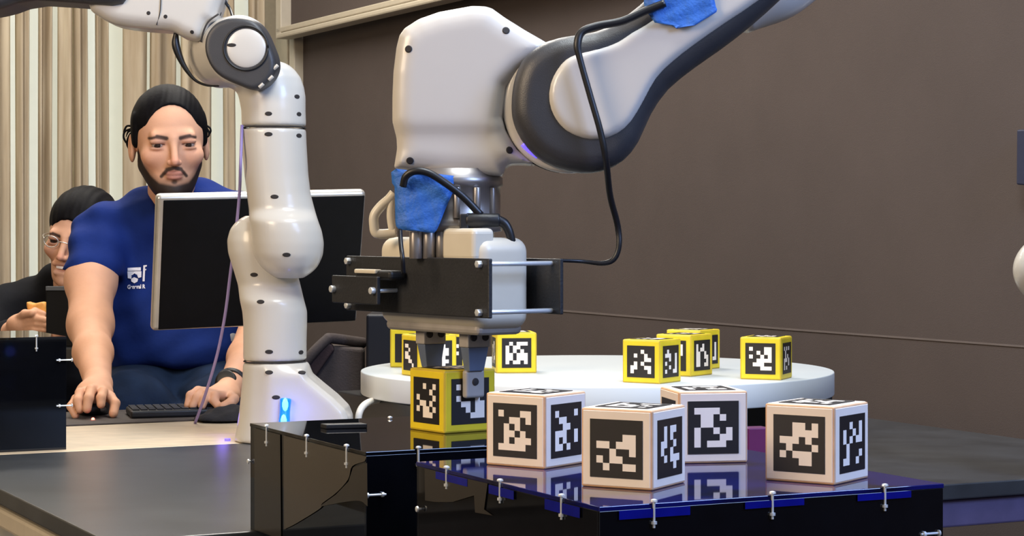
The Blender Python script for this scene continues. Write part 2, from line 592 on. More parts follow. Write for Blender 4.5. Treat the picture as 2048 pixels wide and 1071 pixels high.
strips = [(-44, 24, 'leftmost broad curtain fold at the picture edge'), (37, 63, 'narrow curtain fold between the two left light slits'),
          (78, 107, 'curtain fold to the right of the second light slit'), (119, 147, 'tan curtain fold left of the dark curtain seam'),
          (148, 180, 'brownish curtain fold right of the dark curtain seam'), (193, 221, 'curtain fold just left of the broad bright gap'),
          (252, 302, 'curtain fold rising behind the black-haired head'), (304, 354, 'curtain fold under the white forearm of the robot'),
          (364, 422, 'curtain fold right of the head in the blue shirt'), (448, 476, 'curtain fold behind the elbow of the left robot'),
          (503, 535, 'last tan curtain fold beside the wall post')]
for i, (u0, u1, lab) in enumerate(strips):
    b0, b1 = ucol(u0), ucol(u1)
    nn = 22
    wv = max(1, round((b1 - b0) / 0.075))
    vs, fs = [], []
    zs = np.linspace(0.12, 2.88, 14)
    for z in zs:
        for k in range(nn + 1):
            t = k / nn
            a = 7.16 + 0.014 * math.cos(2 * math.pi * t * wv + math.pi) + 0.04 * (2 * t - 1) ** 4 + 0.012 * math.sin(t * 5 + i * 2.4) + 0.006 * math.sin(z * 2.1 + i) + 0.01 * math.sin(t * 9 + i * 2)
            vs.append(AB(a, b0 + (b1 - b0) * t + 0.0035 * math.sin(z * 1.7 + i * 1.3 + t), z))
    for r in range(len(zs) - 1):
        for k in range(nn):
            p = r * (nn + 1) + k
            fs.append((p, p + 1, p + nn + 2, p + nn + 1))
    o = pymesh('curtain_fold', vs, fs, None, M_CURT, True)
    sm = o.modifiers.new('s', 'SOLIDIFY'); sm.thickness = 0.003
    tag(o, 'beige pleated cloth, ' + lab, 'curtain', 'beige curtain folds across the window')
# curtains that hang beyond the left edge (they show only as reflections)
for i in range(13):
    b0 = 1.12 - 0.34 * i
    vs, fs = [], []
    for z in (0.12, 1.5, 2.88):
        for k in range(41):
            t = k / 40
            vs.append(AB(7.16 + 0.03 * math.cos(t * 2 * math.pi * 5), b0 + t * 0.32, z))
    for r in range(2):
        for k in range(40):
            p = r * 41 + k
            fs.append((p, p + 1, p + 42, p + 41))
    tag(pymesh('curtain_fold', vs, fs, None, M_CURT, True), 'beige pleated curtain outside the left edge, ' + ['first', 'second', 'third', 'fourth', 'fifth', 'sixth', 'seventh', 'eighth', 'ninth', 'tenth', 'eleventh', 'twelfth', 'thirteenth'][i] + ' beyond the frame', 'curtain',
        'beige curtains beyond the left edge')
tag(abbox('curtain_track', 7.10, 7.20, -3.3, 2.6, 2.88, 2.95, None, M_WALLEDGE), 'long beige track that the curtains hang from', 'curtain track')

# ------------------------------------------------------------------ tables
bt = thing('black_table', 'long black satin table with a light metal rail under its edge, below both robots', 'table', AB(2.8, 1.5, 0))
abbox('tabletop', 2.335, 3.298, 0.65, 2.345, TZ - 0.022, TZ, bt, M_TABLE, 0.002)
abbox('side_rail', 2.36, 3.25, 0.662, 0.69, TZ - 0.062, TZ - 0.034, bt, M_WALLEDGE, 0.005)
abbox('back_rail', 3.22, 3.25, 0.70, 2.30, TZ - 0.062, TZ - 0.034, bt, M_WALLEDGE, 0.005)
abbox('front_rail', 2.345, 2.37, 1.30, 2.30, TZ - 0.062, TZ - 0.024, bt, M_PURPLELIT, 0.003)  # beige rail, the purple light on it painted into its colour
for a_, b_ in ((2.5, 0.78), (2.5, 2.2), (3.15, 0.78), (3.15, 2.2)):
    abbox('leg', a_ - 0.025, a_ + 0.025, b_ - 0.025, b_ + 0.025, 0, TZ - 0.055, bt, M_BLACK, 0.003)
wd = thing('wooden_desk', 'light oak desk behind the black table, in front of the man in blue', 'desk', AB(3.7, 1.3, 0))
abbox('tabletop', 3.30, 3.98, 0.58, 1.385, TZ - 0.025, TZ, wd, M_WOOD, 0.002)
for a_, b_ in ((3.4, 0.66), (3.4, 1.32), (3.92, 0.66), (3.92, 1.32)):
    abbox('leg', a_ - 0.025, a_ + 0.025, b_ - 0.025, b_ + 0.025, 0, TZ - 0.025, wd, M_BLACK, 0.003)
nt_ = thing('low_stand', 'black stand hidden under the two glossy acrylic boxes', 'stand', AB(1.9, 1.0, 0))
abbox('tabletop', 1.53, 2.32, 0.85, 1.18, TZ - 0.03, TZ, nt_, M_BLACK, 0.002)
for a_, b_ in ((1.58, 0.9), (1.58, 1.13), (2.27, 0.9), (2.27, 1.13)):
    abbox('leg', a_ - 0.02, a_ + 0.02, b_ - 0.02, b_ + 0.02, 0, TZ - 0.03, nt_, M_BLACK, 0.003)


# ------------------------------------------------------------------ acrylic boxes and their bolts
def bolt(parent, head, direction, L, side=Vector((0, -1, 0)), nutf=0.75):
    """headed bolt with a shaft and a nut, one mesh"""
    vs, fs = [], []
    d = direction.normalized()
    def ring(c, r, n=12):
        up = Vector((0, 0, 1)) if abs(d.z) < 0.9 else Vector((1, 0, 0))
        e = d.cross(up).normalized(); g_ = d.cross(e)
        s = len(vs)
        for k in range(n):
            a = 2 * math.pi * k / n
            vs.append(c + (e * math.cos(a) + g_ * math.sin(a)) * r)
        return s
    def seg(prof):
        n = 12; st = [ring(head + d * t, r) for t, r in prof]
        for a, b in zip(st, st[1:]):
            for k in range(n): fs.append((a + k, a + (k + 1) % n, b + (k + 1) % n, b + k))
        fs.append(tuple(range(st[0], st[0] + n))); fs.append(tuple(range(st[-1], st[-1] + n)))
    R = 0.0016
    seg([(-0.0022, R * 0.7), (-0.0016, R * 1.7), (0.0, R * 1.9)])
    seg([(0.0, R * 0.72), (L, R * 0.72)])
    seg([(L * nutf, R * 1.6), (L * nutf + 0.0024, R * 1.6)])
    o = pymesh('bolt', vs, fs, parent, M_STEEL, False)
    return o


def acrylic_box(name, label, a0, a1, b0, b1, z0, z1, top_bolts, side_bolts, group=None, topmat=None):
    t = thing(name, label, 'box', AB((a0 + a1) / 2, (b0 + b1) / 2, z0), group)
    th = 0.004
    abbox('top_panel', a0, a1, b0, b1, z1 - th, z1, t, topmat or M_ACR, 0.0006)
    abbox('side_panel', a0 + th, a1 - th, b0 + 0.0006, b0 + th + 0.0006, z0, z1 - th, t, M_ACRSIDE, 0.0004)
    abbox('side_panel', a0 + th, a1 - th, b1 - th - 0.0006, b1 - 0.0006, z0, z1 - th, t, M_ACR, 0.0004)
    abbox('front_panel', a0 + 0.0006, a0 + th, b0 + 0.0006, b1 - 0.0006, z0, z1 - th, t, M_ACR, 0.0004)
    abbox('back_panel', a1 - th, a1 - 0.0006, b0 + 0.0006, b1 - 0.0006, z0, z1 - th, t, M_ACR, 0.0004)
    for (pos, d, L) in top_bolts + side_bolts:
        bolt(t, pos, d, L)
    return t


def on_plane(u, v, h):      # point at depth below camera h
    Y = h * F / (v - HV)
    return P(u, v, Y)


DN = Vector((0, 0, -1))
BX = AB(0, 1, 0)
AX = AB(1, 0, 0)
HB = 0.23
ZT = CZ - HB


def side_b(us, b0, z):   # bolt heads on left side face b=b0 at columns us (just outside the face)
    out = []
    for u in us:
        Y = (b0 - 0.0006) / (CA * (u - 1024) / F + SA)
        out.append(Vector(((u - 1024) / F * Y, Y, z + 0.0015)))
    return out


def front_b(us, a0, z):
    out = []
    for u in us:
        Y = (a0 - 0.0006) / (CA - SA * (u - 1024) / F)
        out.append(Vector(((u - 1024) / F * Y, Y, z + 0.0015)))
    return out


tb = [(p, DN, 0.020) for p in side_b((893, 1000, 1123), 0.836, ZT)] + [(p, DN, 0.022) for p in front_b((1308, 1545, 1770), 1.518, ZT)]
q = front_b((1842,), 1.518, 0)[0]; q.z = CZ - (1068 - HV) / F * q.y
sb = [(q + BX * 0.019, -BX, 0.019)]
q2 = AB(1.88, 0.834, 0); q2.z = CZ - (1017 - HV) / F * q2.y
sb.append((q2 - BX * 0.001, BX, 0.006))


def film_mat():
    m = mat('black_acrylic_with_blue_film', srgb(9, 10, 14), 0.03)
    nt = m.node_tree; N = nt.nodes; L = nt.links; bs = N['Principled BSDF']
    for l in list(bs.inputs['Base Color'].links): L.remove(l)
    tc = N.new('ShaderNodeTexCoord'); no = N.new('ShaderNodeTexNoise'); no.inputs['Scale'].default_value = 9.0
    L.new(tc.outputs['Object'], no.inputs['Vector'])
    cr = N.new('ShaderNodeValToRGB')
    cr.color_ramp.elements[0].position = 0.36; cr.color_ramp.elements[0].color = srgb(10, 12, 40)
    cr.color_ramp.elements[1].position = 0.50; cr.color_ramp.elements[1].color = srgb(14, 18, 86)
    L.new(no.outputs[0], cr.inputs[0]); L.new(cr.outputs[0], bs.inputs['Base Color'])
    return m


fbx = acrylic_box('acrylic_box', 'nearest glossy black acrylic box carrying the four white marker cubes', 1.518, 1.891, 0.836, 1.19, TZ, ZT, tb, sb, None, film_mat())
# deep-blue protective film wrapped over the top edges round the bolts
for (u0, u1, hgt) in ((1238, 1380, 0.0075), (1490, 1608, 0.006), (1715, 1822, 0.006)):
    pa, pb = front_b((u0, u1), 1.518, 0)
    obox('film_strip', Vector((pa.x, pa.y, ZT - 0.0042 - hgt)), pb - pa, AX * -0.0004, Vector((0, 0, hgt)), fbx, M_FILM)
for (u0, u1, hgt) in ((872, 935, 0.007), (978, 1028, 0.008), (1090, 1160, 0.009)):
    pa, pb = side_b((u0, u1), 0.836, 0)
    pa.z = pb.z = 0
    obox('film_strip', Vector((pa.x, pa.y, ZT - 0.0042 - hgt)), pb - pa, BX * -0.0004, Vector((0, 0, hgt)), fbx, M_FILM)
tb = [(p, DN, 0.023) for p in side_b((533, 613, 693), 0.826, ZT)] + [(p, DN, 0.022) for p in front_b((837,), 1.996, ZT)]
q = AB(1.9945, 0.828, 0); q.z = CZ - (990 - HV) / F * q.y
q3 = AB(2.350, 0.826, 0); q3.z = CZ - (922 - HV) / F * q3.y
q4 = AB(2.331, 0.0, 0)
Y4 = 2.33 / (CA - SA * (780 - 1024) / F); q4 = P(780, 838, Y4)
q4.z = ZT + 0.001
bbx = acrylic_box('acrylic_box', 'glossy black acrylic box under the gripper, carrying the gripped yellow cube', 1.996, 2.352, 0.826, 1.19, TZ, ZT, tb,
            [(q, BX, 0.020), (q3 - BX * 0.002, BX, 0.006), (q4, DN, 0.02)])
# reflections on the glossy side faces, painted as thin grey patches
M_REFL = mat('grey_painted_reflection', srgb(66, 61, 54), 0.22, var=0.06, scale=10)
M_REFL2 = mat('darker_painted_reflection', srgb(46, 43, 39), 0.22, var=0.1, scale=10)


def side_reflection(parent, pts, b0, m, off):
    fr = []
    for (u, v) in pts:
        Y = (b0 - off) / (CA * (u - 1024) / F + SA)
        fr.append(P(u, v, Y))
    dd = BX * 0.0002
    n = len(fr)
    return pymesh('reflection_patch', fr + [p + dd for p in fr], [tuple(range(n)), tuple(reversed(range(n, 2 * n)))] + [(i, i + n, (i + 1) % n + n, (i + 1) % n) for i in range(n)], parent, m)


def zrow(u, b0, z):
    Y = b0 / (CA * (u - 1024) / F + SA)
    return (u, HV + (CZ - z) * F / Y)


zt_ = ZT - 0.0045
side_reflection(bbx, [zrow(509, .826, zt_), zrow(560, .826, zt_), (561, 960), zrow(562, .826, TZ + .002), zrow(509, .826, TZ + .002)], 0.826, M_REFL2, 0.0006)
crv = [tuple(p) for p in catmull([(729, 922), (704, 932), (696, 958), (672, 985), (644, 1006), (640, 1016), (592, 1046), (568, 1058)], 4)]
side_reflection(bbx, [zrow(567, .826, zt_), zrow(733, .826, zt_)] + crv, 0.826, M_REFL, 0.0006)
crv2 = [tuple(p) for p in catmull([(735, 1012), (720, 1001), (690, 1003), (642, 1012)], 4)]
side_reflection(bbx, [(734, 925)] + crv2 + [(644, 1008), (672, 988), (697, 962), (706, 934)], 0.826, M_REFL2, 0.0006)
side_reflection(fbx, [zrow(849, .836, zt_), (900, 948), (975, 966), (968, 1018), (985, 1030), (950, 1024), (948, 990), (905, 1003), (870, 1003), (850, 1000)], 0.836, M_REFL2, 0.0006)
# far left box on the oak desk
ZL = CZ - 0.174
ql = AB(3.3285, 0.862, 0)
tb = [(p, DN, 0.024) for p in front_b((73,), 3.33, ZL)]
s_ = []
for v in (719, 810):
    qq = AB(3.328, 0.868, 0); qq.z = CZ - (v - HV) / F * qq.y
    s_.append((qq, -BX, 0.024))
acrylic_box('acrylic_box', 'tall black acrylic box on the oak desk left of the man in blue', 3.33, 3.555, 0.62, 0.861, TZ, ZL, tb, s_)
for i, (a_, b_) in enumerate(((3.50, 0.835), (3.45, 0.77), (3.52, 0.70), (3.50, 0.60), (3.42, 0.55))):
    pass

# black strap/ruler lying on the back of the second box, beside the robot foot
pa = on_plane(652, 847, HB - 0.006); pb = on_plane(735, 845, HB - 0.006)
kb = obox('black_bar', pa - Vector((0, 0, 0.006)), pb - pa, AX * 0.018, Vector((0, 0, 0.005)), None, M_BLACK, 0.001)
tag(kb, 'small black bar lying on the acrylic box beside the white robot foot', 'bar')

# ------------------------------------------------------------------ disc
DC = Vector((0.1505, 3.74, 0)); DR = 0.419; DZ = CZ - 0.252
disc = thing('round_table', 'low round white tabletop on a black pedestal carrying the small yellow cubes', 'round table', Vector((DC.x, DC.y, TZ)))
dd = tube('tabletop', [DC + Vector((0, 0, DZ - 0.040)), DC + Vector((0, 0, DZ))], DR, disc, M_DISC, 160, smooth_path=False)
bev(dd, 0.002, 2, 50)
pc = AB(0, 0, 0)
a_c = -SA * DC.x + CA * DC.y; b_c = CA * DC.x + SA * DC.y
abbox('pedestal', a_c - 0.24, a_c + 0.24, b_c - 0.40, b_c + 0.34, TZ, DZ - 0.041, disc, M_BLACK, 0.003)
mg = obox('magenta_block', P(1497, 908, 3.25), Vector((0.035, 0.01, 0)), Vector((-0.01, 0.03, 0)), Vector((0, 0, 0.045)), None, M_MAGENTA, 0.002)
mg.location.z += TZ - min(v.co.z for v in mg.data.vertices)
tag(mg, 'dark magenta block under the disc, between two white marker cubes', 'block')


# ------------------------------------------------------------------ marker cubes
def rows(*r):   # rows of lit columns
    return [set(x) for x in r]


def rnd(seed):
    rg = random.Random(seed)
    return [set(c for c in range(6) if rg.random() < 0.48) for _ in range(6)]


def marker(parent, c, e1, e2, n, size, pat):
    """8x8 cell square: black border and white cells, thin plate"""
    vs, fs, fm = [], [], []
    h = size / 2
    off = n * 0.0007
    N = 8
    for j in range(N + 1):
        for i in range(N + 1):
            vs.append(c + off + e1 * (-h + size * i / N) + e2 * (h - size * j / N))
    for j in range(N):
        for i in range(N):
            a = j * (N + 1) + i
            fs.append((a, a + N + 1, a + N + 2, a + 1))
            lit = 1 <= i <= 6 and 1 <= j <= 6 and (i - 1) in pat[j - 1]
            fm.append(1 if lit else 0)
    s = len(vs)
    for (i, j) in ((0, 0), (N, 0), (N, N), (0, N)):
        vs.append(c - n * 0.0002 + e1 * (-h + size * i / N) + e2 * (h - size * j / N))
    cr = [0, N, (N + 1) * (N + 1) - 1, N * (N + 1)]
    for k in range(4):
        a, b = cr[k], cr[(k + 1) % 4]
        fs.append((a, b, s + (k + 1) % 4, s + k)); fm.append(0)
    return pymesh('marker', vs, fs, parent, [M_INK, M_CELL], False, fm)


def solve_yaw(Fc, s, uL, uR):
    best = None
    for i in range(50, 1500):
        t = math.radians(i / 1500 * 90)
        L = Fc + Vector((-math.cos(t), math.sin(t), 0)) * s
        R = Fc + Vector((math.sin(t), math.cos(t), 0)) * s
        ul = 1024 + F * L.x / L.y; ur = 1024 + F * R.x / R.y
        e = (abs(ul - uL) if uL is not None else 0) + (abs(ur - uR) if uR is not None else 0)
        if best is None or e < best[0]: best = (e, t)
    return best[1]


CUBE = 0.07


def marker_cube(label, u, v, h, uL, uR, pl, pr, kind, group, s=CUBE, lift=0.0, seed=1):
    Fc = on_plane(u, v, h); Fc.z = CZ - h + lift
    t = solve_yaw(Fc, s, uL, uR)
    eL = Vector((-math.cos(t), math.sin(t), 0)); eR = Vector((math.sin(t), math.cos(t), 0))
    up = Vector((0, 0, 1))
    ctr = Fc + (eL + eR) * s / 2
    root = thing('marker_cube', label, 'cube', ctr, group)
    mb, mf = (M_EDGEWOOD, M_PAPER) if kind == 'w' else (M_YELE, M_YEL)
    body = obox('body', Fc, eL * s, eR * s, up * s, root, mb, 0.0018, 3)
    faces = [(-eR, eL * -1, up, pl), (-eL, eR, up, pr), (eR, eL, up, rnd(seed + 5)), (eL, eR * -1, up, rnd(seed + 9)),
             (up, -eL, eR, rnd(seed))]
    # left face spans eL, its outward normal is -eR ; right face spans eR, outward normal -eL
    cm = ctr + up * s / 2
    for nrm, e1, e2, pat in faces:
        c = cm + nrm * (s / 2)
        fs = s * 0.945
        pn = obox('face_panel', c - e1 * fs / 2 - e2 * fs / 2 - nrm * 0.001, e1 * fs, e2 * fs, nrm * 0.0014, root, mf, 0.0004, 1)
        marker(pn, c + nrm * 0.0002 + nrm * 0.0001, e1, e2, nrm, s * 0.735, pat)
    return root, ctr, t


PA = rows([0, 4, 5], [2, 3, 5], [1, 3], [1, 2, 4], [1, 3, 4, 5], [0, 1, 2, 3, 4])
PAr = rows([0, 5], [1, 2], [2, 3], [0, 1, 2, 5], [0, 2, 5], [0, 1, 3])
PB = rows([], [4, 5], [0, 1, 3, 4, 5], [2, 5], [0, 2, 3], [1, 4, 5])
PBr = rows([1, 3, 4], [1, 3], [0, 1, 4], [0, 3], [1, 3, 4, 5], [4])
PT = rows([0, 1, 2, 3], [1, 2, 4], [1, 2], [0, 3, 5], [0, 4, 5], [0, 2, 3, 4])
PD = rows([2, 3, 5], [2, 3, 4, 5], [0, 1, 2, 4], [1, 5], [0, 2, 3, 4], [3, 4])
PDr = rows([2, 5], [0, 3, 5], [0, 2, 4, 5], [1], [1, 5], [0, 1, 4])
PY = rows([2, 5], [4], [0, 5], [1, 2, 4], [0, 2, 3, 5], [2, 3, 4])
PYr = rows([0], [2], [0, 4], [1, 2, 4, 5], [2, 4, 5], [3, 4, 5])
P1 = rows([3], [1, 4], [4, 5], [1, 3], [0, 1, 4, 5], [0, 5])
P1r = rows([1], [0, 1, 2, 5], [2, 5], [0, 5], [2, 5], [0, 4, 5])
PR = rows([0, 4, 5], [2, 4, 5], [0, 3, 5], [2, 3, 4, 5], [1, 2, 3], [3, 4, 5])
PM = rows([0, 3], [0, 2, 3], [0, 1, 4], [0, 1, 4, 5], [0, 1, 5], [0, 1, 4, 5])
P4 = rows([1, 3, 4, 5], [0, 2, 3], [0, 2, 4], [0, 1, 3, 4, 5], [0, 1, 3, 4, 5], [0, 2, 3, 5])
P3 = rows([0, 1, 2, 4], [0, 3, 5], [1, 2, 4], [0, 1, 2, 3, 5], [3], [3])
PL2 = rows([0], [1], [0, 1], [0], [0, 1], [1, 2])

marker_cube('white marker cube standing leftmost of the four on the nearest black box', 1090, 938, HB, 966, 1172, PA, PAr, 'w', 'white marker cubes', seed=11)
marker_cube('white marker cube nearest the camera, at the front corner of the black box', 1304.8, 981, HB, 1158, 1371, PB, PBr, 'w', 'white marker cubes', seed=12)
marker_cube('white marker cube turned square to the camera, behind the nearest white cube', 1357, 927, HB, 1320.5, 1494, rnd(77), PT, 'w', 'white marker cubes', seed=13)
marker_cube('white marker cube standing alone at the right end of the black box', 1669, 970, HB, 1526, 1737, PD, PDr, 'w', 'white marker cubes', seed=14)
held, HC, HT = marker_cube('yellow marker cube held between the metal gripper fingers', 888.6, 867, HB, 819.5, 993, PY, PYr, 'y', 'yellow marker cubes', seed=15, lift=0.0)
HD = 0.252
g_ = 'yellow marker cubes'
marker_cube('yellow marker cube nearest on the white disc, left of the pair', 1319.6, 767.6, HD, 1244.7, 1362, P1, P1r, 'y', g_, seed=21)
marker_cube('yellow marker cube overlapped by the nearest one, its right face towards the camera', 1381.8, 753, HD, 1312, 1425, rnd(31), PM, 'y', g_, seed=22)
marker_cube('yellow marker cube rearmost on the disc, only its top and one corner showing', 1401, 740, HD, 1341, 1440, rnd(41), P1r, 'y', g_, seed=23)
marker_cube('yellow marker cube standing alone at the right end of the white disc', 1562, 760, HD, 1480.8, 1584, PR, rnd(51), 'y', g_, seed=24)
marker_cube('yellow marker cube farthest left on the white disc', 856, 735, HD, 782, 872, rows([4], [2, 3], [1, 2], [1, 2], [1, 2], [1, 2, 3]), rnd(8), 'y', g_, seed=25)
marker_cube('yellow marker cube at the left, partly behind the left gripper finger', 840, 754, HD, 803, 899, rows([0, 1], [2], [0, 1], [0, 1, 2], [2, 3], [4]), rnd(9), 'y', g_, seed=26)
marker_cube('yellow marker cube seen between the two gripper fingers', 856, 743, HD, 846, 926, rnd(3), P3, 'y', g_, seed=27)
marker_cube('yellow marker cube right of the gripper fingers, facing the camera squarely', 993, 746, HD, 984, 1057, rnd(6), P4, 'y', g_, seed=28)

# ------------------------------------------------------------------ left robot
R1 = 3.50
def lofth(secs, Y0, dep, n=None):
    """signed distance from horizontal super-elliptic sections: (v, uL, uR)"""
    vs = np.array([s[0] for s in secs], float)
    zc = CZ - (vs - HV) / F * Y0
    cx = (np.array([(s[1] + s[2]) / 2 for s in secs]) - 1024) / F * Y0
    rx = np.array([(s[2] - s[1]) / 2 for s in secs]) / F * Y0
    ry = np.array([s[3] if len(s) > 3 else dep for s in secs])
    yc = np.array([s[4] if len(s) > 4 else Y0 for s in secs])
    o = np.argsort(zc); zc, cx, rx, ry, yc = zc[o], cx[o], rx[o], ry[o], yc[o]
    zz = np.linspace(zc[0], zc[-1], 200)
    def sm(a):
        r = np.interp(zz, zc, a)
        k = np.hanning(15); k /= k.sum()
        rp = np.pad(r, 7, mode='edge')
        return np.convolve(rp, k, 'valid')
    cxs, rxs, rys, ycs = sm(cx), sm(rx), sm(ry), sm(yc)
    lo, hi = zc[0], zc[-1]
    def f(g):
        z = g[2]
        a = np.interp(z, zz, cxs); b = np.interp(z, zz, rxs); c = np.interp(z, zz, rys); y0 = np.interp(z, zz, ycs)
        x = (g[0] - a) / b; y = (g[1] - y0) / c
        k = np.sqrt(x * x + y * y)
        d = (k - 1) * np.minimum(b, c)
        e = 0.004
        q = np.maximum(z - hi, lo - z)
        p, q = d + e, q + e
        return np.minimum(np.maximum(p, q), 0) + np.sqrt(np.maximum(p, 0) ** 2 + np.maximum(q, 0) ** 2) - e
    return f


rb = thing('robot_arm', 'white jointed robot arm farther back on the left, with a blue light at its foot', 'robot arm', P(555, 882, R1))
secs_base = [(880.5, 469, 640, 0.066), (860, 473, 636, 0.063), (830, 478, 632, 0.06), (790, 482, 628, 0.057), (760, 485, 620, 0.055), (724, 487, 614, 0.053)]
foot = [(540, 735), (612, 735), (622, 750), (640, 765), (672, 791), (694, 813), (702, 832), (704, 880.5), (540, 880.5)]
lo, hi = bb([P(450, 890, R1), P(720, 715, R1)], 0.01); lo[1] = R1 - .085; hi[1] = R1 + .085
base = sdf_obj('base', union([lofth(secs_base, R1, .05), lambda g: sd_poly(g, foot, R1, 0.058, 0.014)], 0.02), lo, hi, 0.0032, rb, M_WHITE)
l1 = [(720, 487, 613, 0.053), (680, 487, 613, 0.053), (645, 487, 614, 0.053), (622, 485, 614, 0.053), (600, 480, 608, 0.053), (570, 473, 598, 0.052), (540, 464, 590, 0.052),
      (505, 453, 580, 0.052), (480, 451, 572, 0.05), (458, 457, 560, 0.045), (441, 470, 545, 0.034), (431, 488, 528, 0.018)]
lo, hi = bb([P(440, 725, R1), P(625, 425, R1)], 0.006); lo[1] = R1 - .07; hi[1] = R1 + .09
link1 = sdf_obj('lower_link', lofth([s + (R1 + 0.022,) if s[0] < 600 else s + (R1,) for s in l1], R1, .05), lo - 0, hi, 0.0032, rb, M_WHITE)
lo[1] = R1 - .085
l2 = [(258, 484, 612, 0.053), (300, 485, 614, 0.053), (350, 490, 617, 0.053), (390, 495, 622, 0.054), (420, 499, 630, 0.056), (440, 502, 638, 0.058), (462, 505, 646, 0.06),
      (486, 507, 650, 0.06), (510, 511, 648, 0.058), (532, 525, 638, 0.05), (546, 541, 624, 0.04), (555, 558, 608, 0.025)]
lo2, hi2 = bb([P(475, 565, R1), P(660, 250, R1)], 0.006); lo2[1] = R1 - .09; hi2[1] = R1 + .07
link2 = sdf_obj('upper_link', lofth([s + (R1 - 0.022,) if s[0] > 430 else s + (R1 - .004,) for s in l2], R1, .05), lo2, hi2, 0.0032, rb, M_WHITE)
# elbow link with its round housing
l3 = [(253, 484, 612, 0.053), (220, 483, 611, 0.053), (195, 478, 611, 0.052), (175, 474, 608, 0.050), (155, 480, 601, 0.046), (140, 505, 590, 0.038), (130, 530, 578, 0.026), (124, 545, 566, 0.012)]
cB = P(437, 108, R1 + 0.05); cF = P(486, 100, R1 - 0.055)
lo3, hi3 = bb([P(355, 260, R1), P(620, 25, R1)], 0.008); lo3[1] = R1 - .085; hi3[1] = R1 + .08
link3 = sdf_obj('elbow_housing', union([lofth([s + (R1,) for s in l3], R1, .05), lambda g: sd_cylr(g, cB, cF, px(70, R1), 0.014)], 0.02), lo3, hi3, 0.0032, rb, M_WHITE)
ring = [(490, 37), (515, 44), (532, 62), (546, 92), (556, 122), (554, 147), (538, 170), (514, 181), (484, 172), (448, 155), (427, 133), (416, 103), (419, 72), (436, 49), (462, 38)]
cov = sdf_obj('joint_cover', lambda g: sd_poly(g, ring, R1 - 0.07, 0.017, 0.008, 4, skew=0.25), *bb([P(405, 190, R1 - .095), P(565, 28, R1 - .045)], 0.004), 0.0022, rb, M_DARK)
cc = P(492, 96, R1 - 0.088)
capd = sdf_obj('joint_cap', lambda g: smax(sd_cylr(g, cc + Vector((0.001, 0.02, 0)), cc + Vector((0, -0.003, 0)), px(42, R1), 0.004), sd_ell(g, cc + Vector((0, .05, 0)), (.07, .055, .07)), .004), *bb([P(440, 145, R1 - .12), P(542, 45, R1 - .05)], 0.004), 0.002, rb, M_WHITE)
tube('cap_seam', [cc + Vector((math.cos(a) * px(43, R1), 0.0, math.sin(a) * px(43, R1))) for a in np.linspace(0, 2 * math.pi, 40)], 0.0018, rb, M_BLACK, 6, 1, False)
screw(capd, 463, 90, 0.003, None, 2.6, 'slot')
for (u, v) in ((551, 134), (541, 156), (522, 171)):
    loc, nn = hit(cov, u, v)
    if loc: cyl('light_slot', loc + Vector((-.003, 0.0, -.003)), loc + Vector((.004, -0.001, .003)), 0.003, rb, M_WHITE, 8)
# forearm going out of the picture at the top left
fa = [(186, -70), (186, 14), (206, 37), (240, 54), (300, 62), (348, 66), (372, 78), (402, 86), (414, 76), (424, 52), (440, 32), (440, -70)]
lo4, hi4 = bb([P(180, 92, R1), P(445, -72, R1)], 0.006); lo4[1] = R1 - .07; hi4[1] = R1 + .07
farm = sdf_obj('forearm', lambda g: sd_poly(g, fa, R1 - 0.005, 0.052, 0.022, 3), lo4, hi4, 0.0032, rb, M_WHITE)
dk = [(-160, 40), (-60, 38), (0, 28), (24, 22), (48, 13), (86, 7), (150, 11), (236, 18), (257, 14), (270, -4), (275, -80), (-160, -80)]
fdk = sdf_obj('forearm_cover', lambda g: sd_poly(g, dk, R1 - 0.01, 0.062, 0.016), *bb([P(-170, 48, R1 - .08), P(285, -86, R1 + .06)], 0.004), 0.0036, rb, M_DARK)
tube('shell_seam', [P(322, -8, R1 - 0.0585), P(320, 25, R1 - 0.0585), P(313, 50, R1 - 0.052)], 0.0008, rb, M_HOLE, 6)
tube('shell_seam', [P(437, 28, R1 - 0.06), P(418, 42, R1 - 0.058), P(408, 60, R1 - 0.055), P(402, 84, R1 - .05)], 0.0016, rb, M_DARK, 6)
tube('cable', [P(352, 66, R1 - 0.03), P(352, 92, R1 - 0.03), P(366, 128, R1 - .03), P(388, 158, R1 - .03), P(412, 170, R1 - .03), P(438, 172, R1 - .03)],
     [0.004, 0.0068, 0.0045, 0.0026, 0.0020, 0.0014], rb, M_RUBBER, 8)
for (u, v) in ((297, 26), (331, 33), (384, 64), (441, 28)):
    screw(farm, u, v, 0.0032)
for (u, v) in ((594, 193), (598, 228), (537, 227)):
    screw(link3, u, v, 0.0035, None, 1.7)
for (u, v) in ((537, 268), (598, 271), (549, 393), (573, 509)):
    screw(link2, u, v, 0.0035, None, 1.9)
for (u, v) in ((508, 549), (521, 603), (538, 703), (602, 704)):
    screw(link1, u, v, 0.0035, None, 1.9)
for (u, v) in ((538, 744), (604, 744), (552, 794)):
    screw(base, u, v, 0.0035, None, 1.9)
for (v, uL, uR, src) in ((255.5, 484, 612, link2), (721.5, 487, 613, base)):
    zz_ = CZ - (v - HV) / F * R1
    cx_ = P((uL + uR) / 2, v, R1 - (0.004 if v < 400 else 0))
    rr = px((uR - uL) / 2, R1)
    tube('joint_seam', [cx_ + Vector((math.cos(a) * (rr - .001), math.sin(a) * 0.0525, 0)) for a in np.linspace(0, 2 * math.pi, 49)], 0.0012, rb, M_HOLE, 6, 1, False)
la, _ = hit(base, 572, 800); lb_, _ = hit(base, 569, 840)
la.y -= 0.004; lb_.y -= 0.004
led = tube('status_light', [la + Vector((0, 0, .004)), (la + lb_) / 2, lb_ + Vector((0, 0, -.006))], [0.0095, 0.0085, 0.0095], rb, M_LED, 16, 6)
bev(led, 0.004, 3, 40)
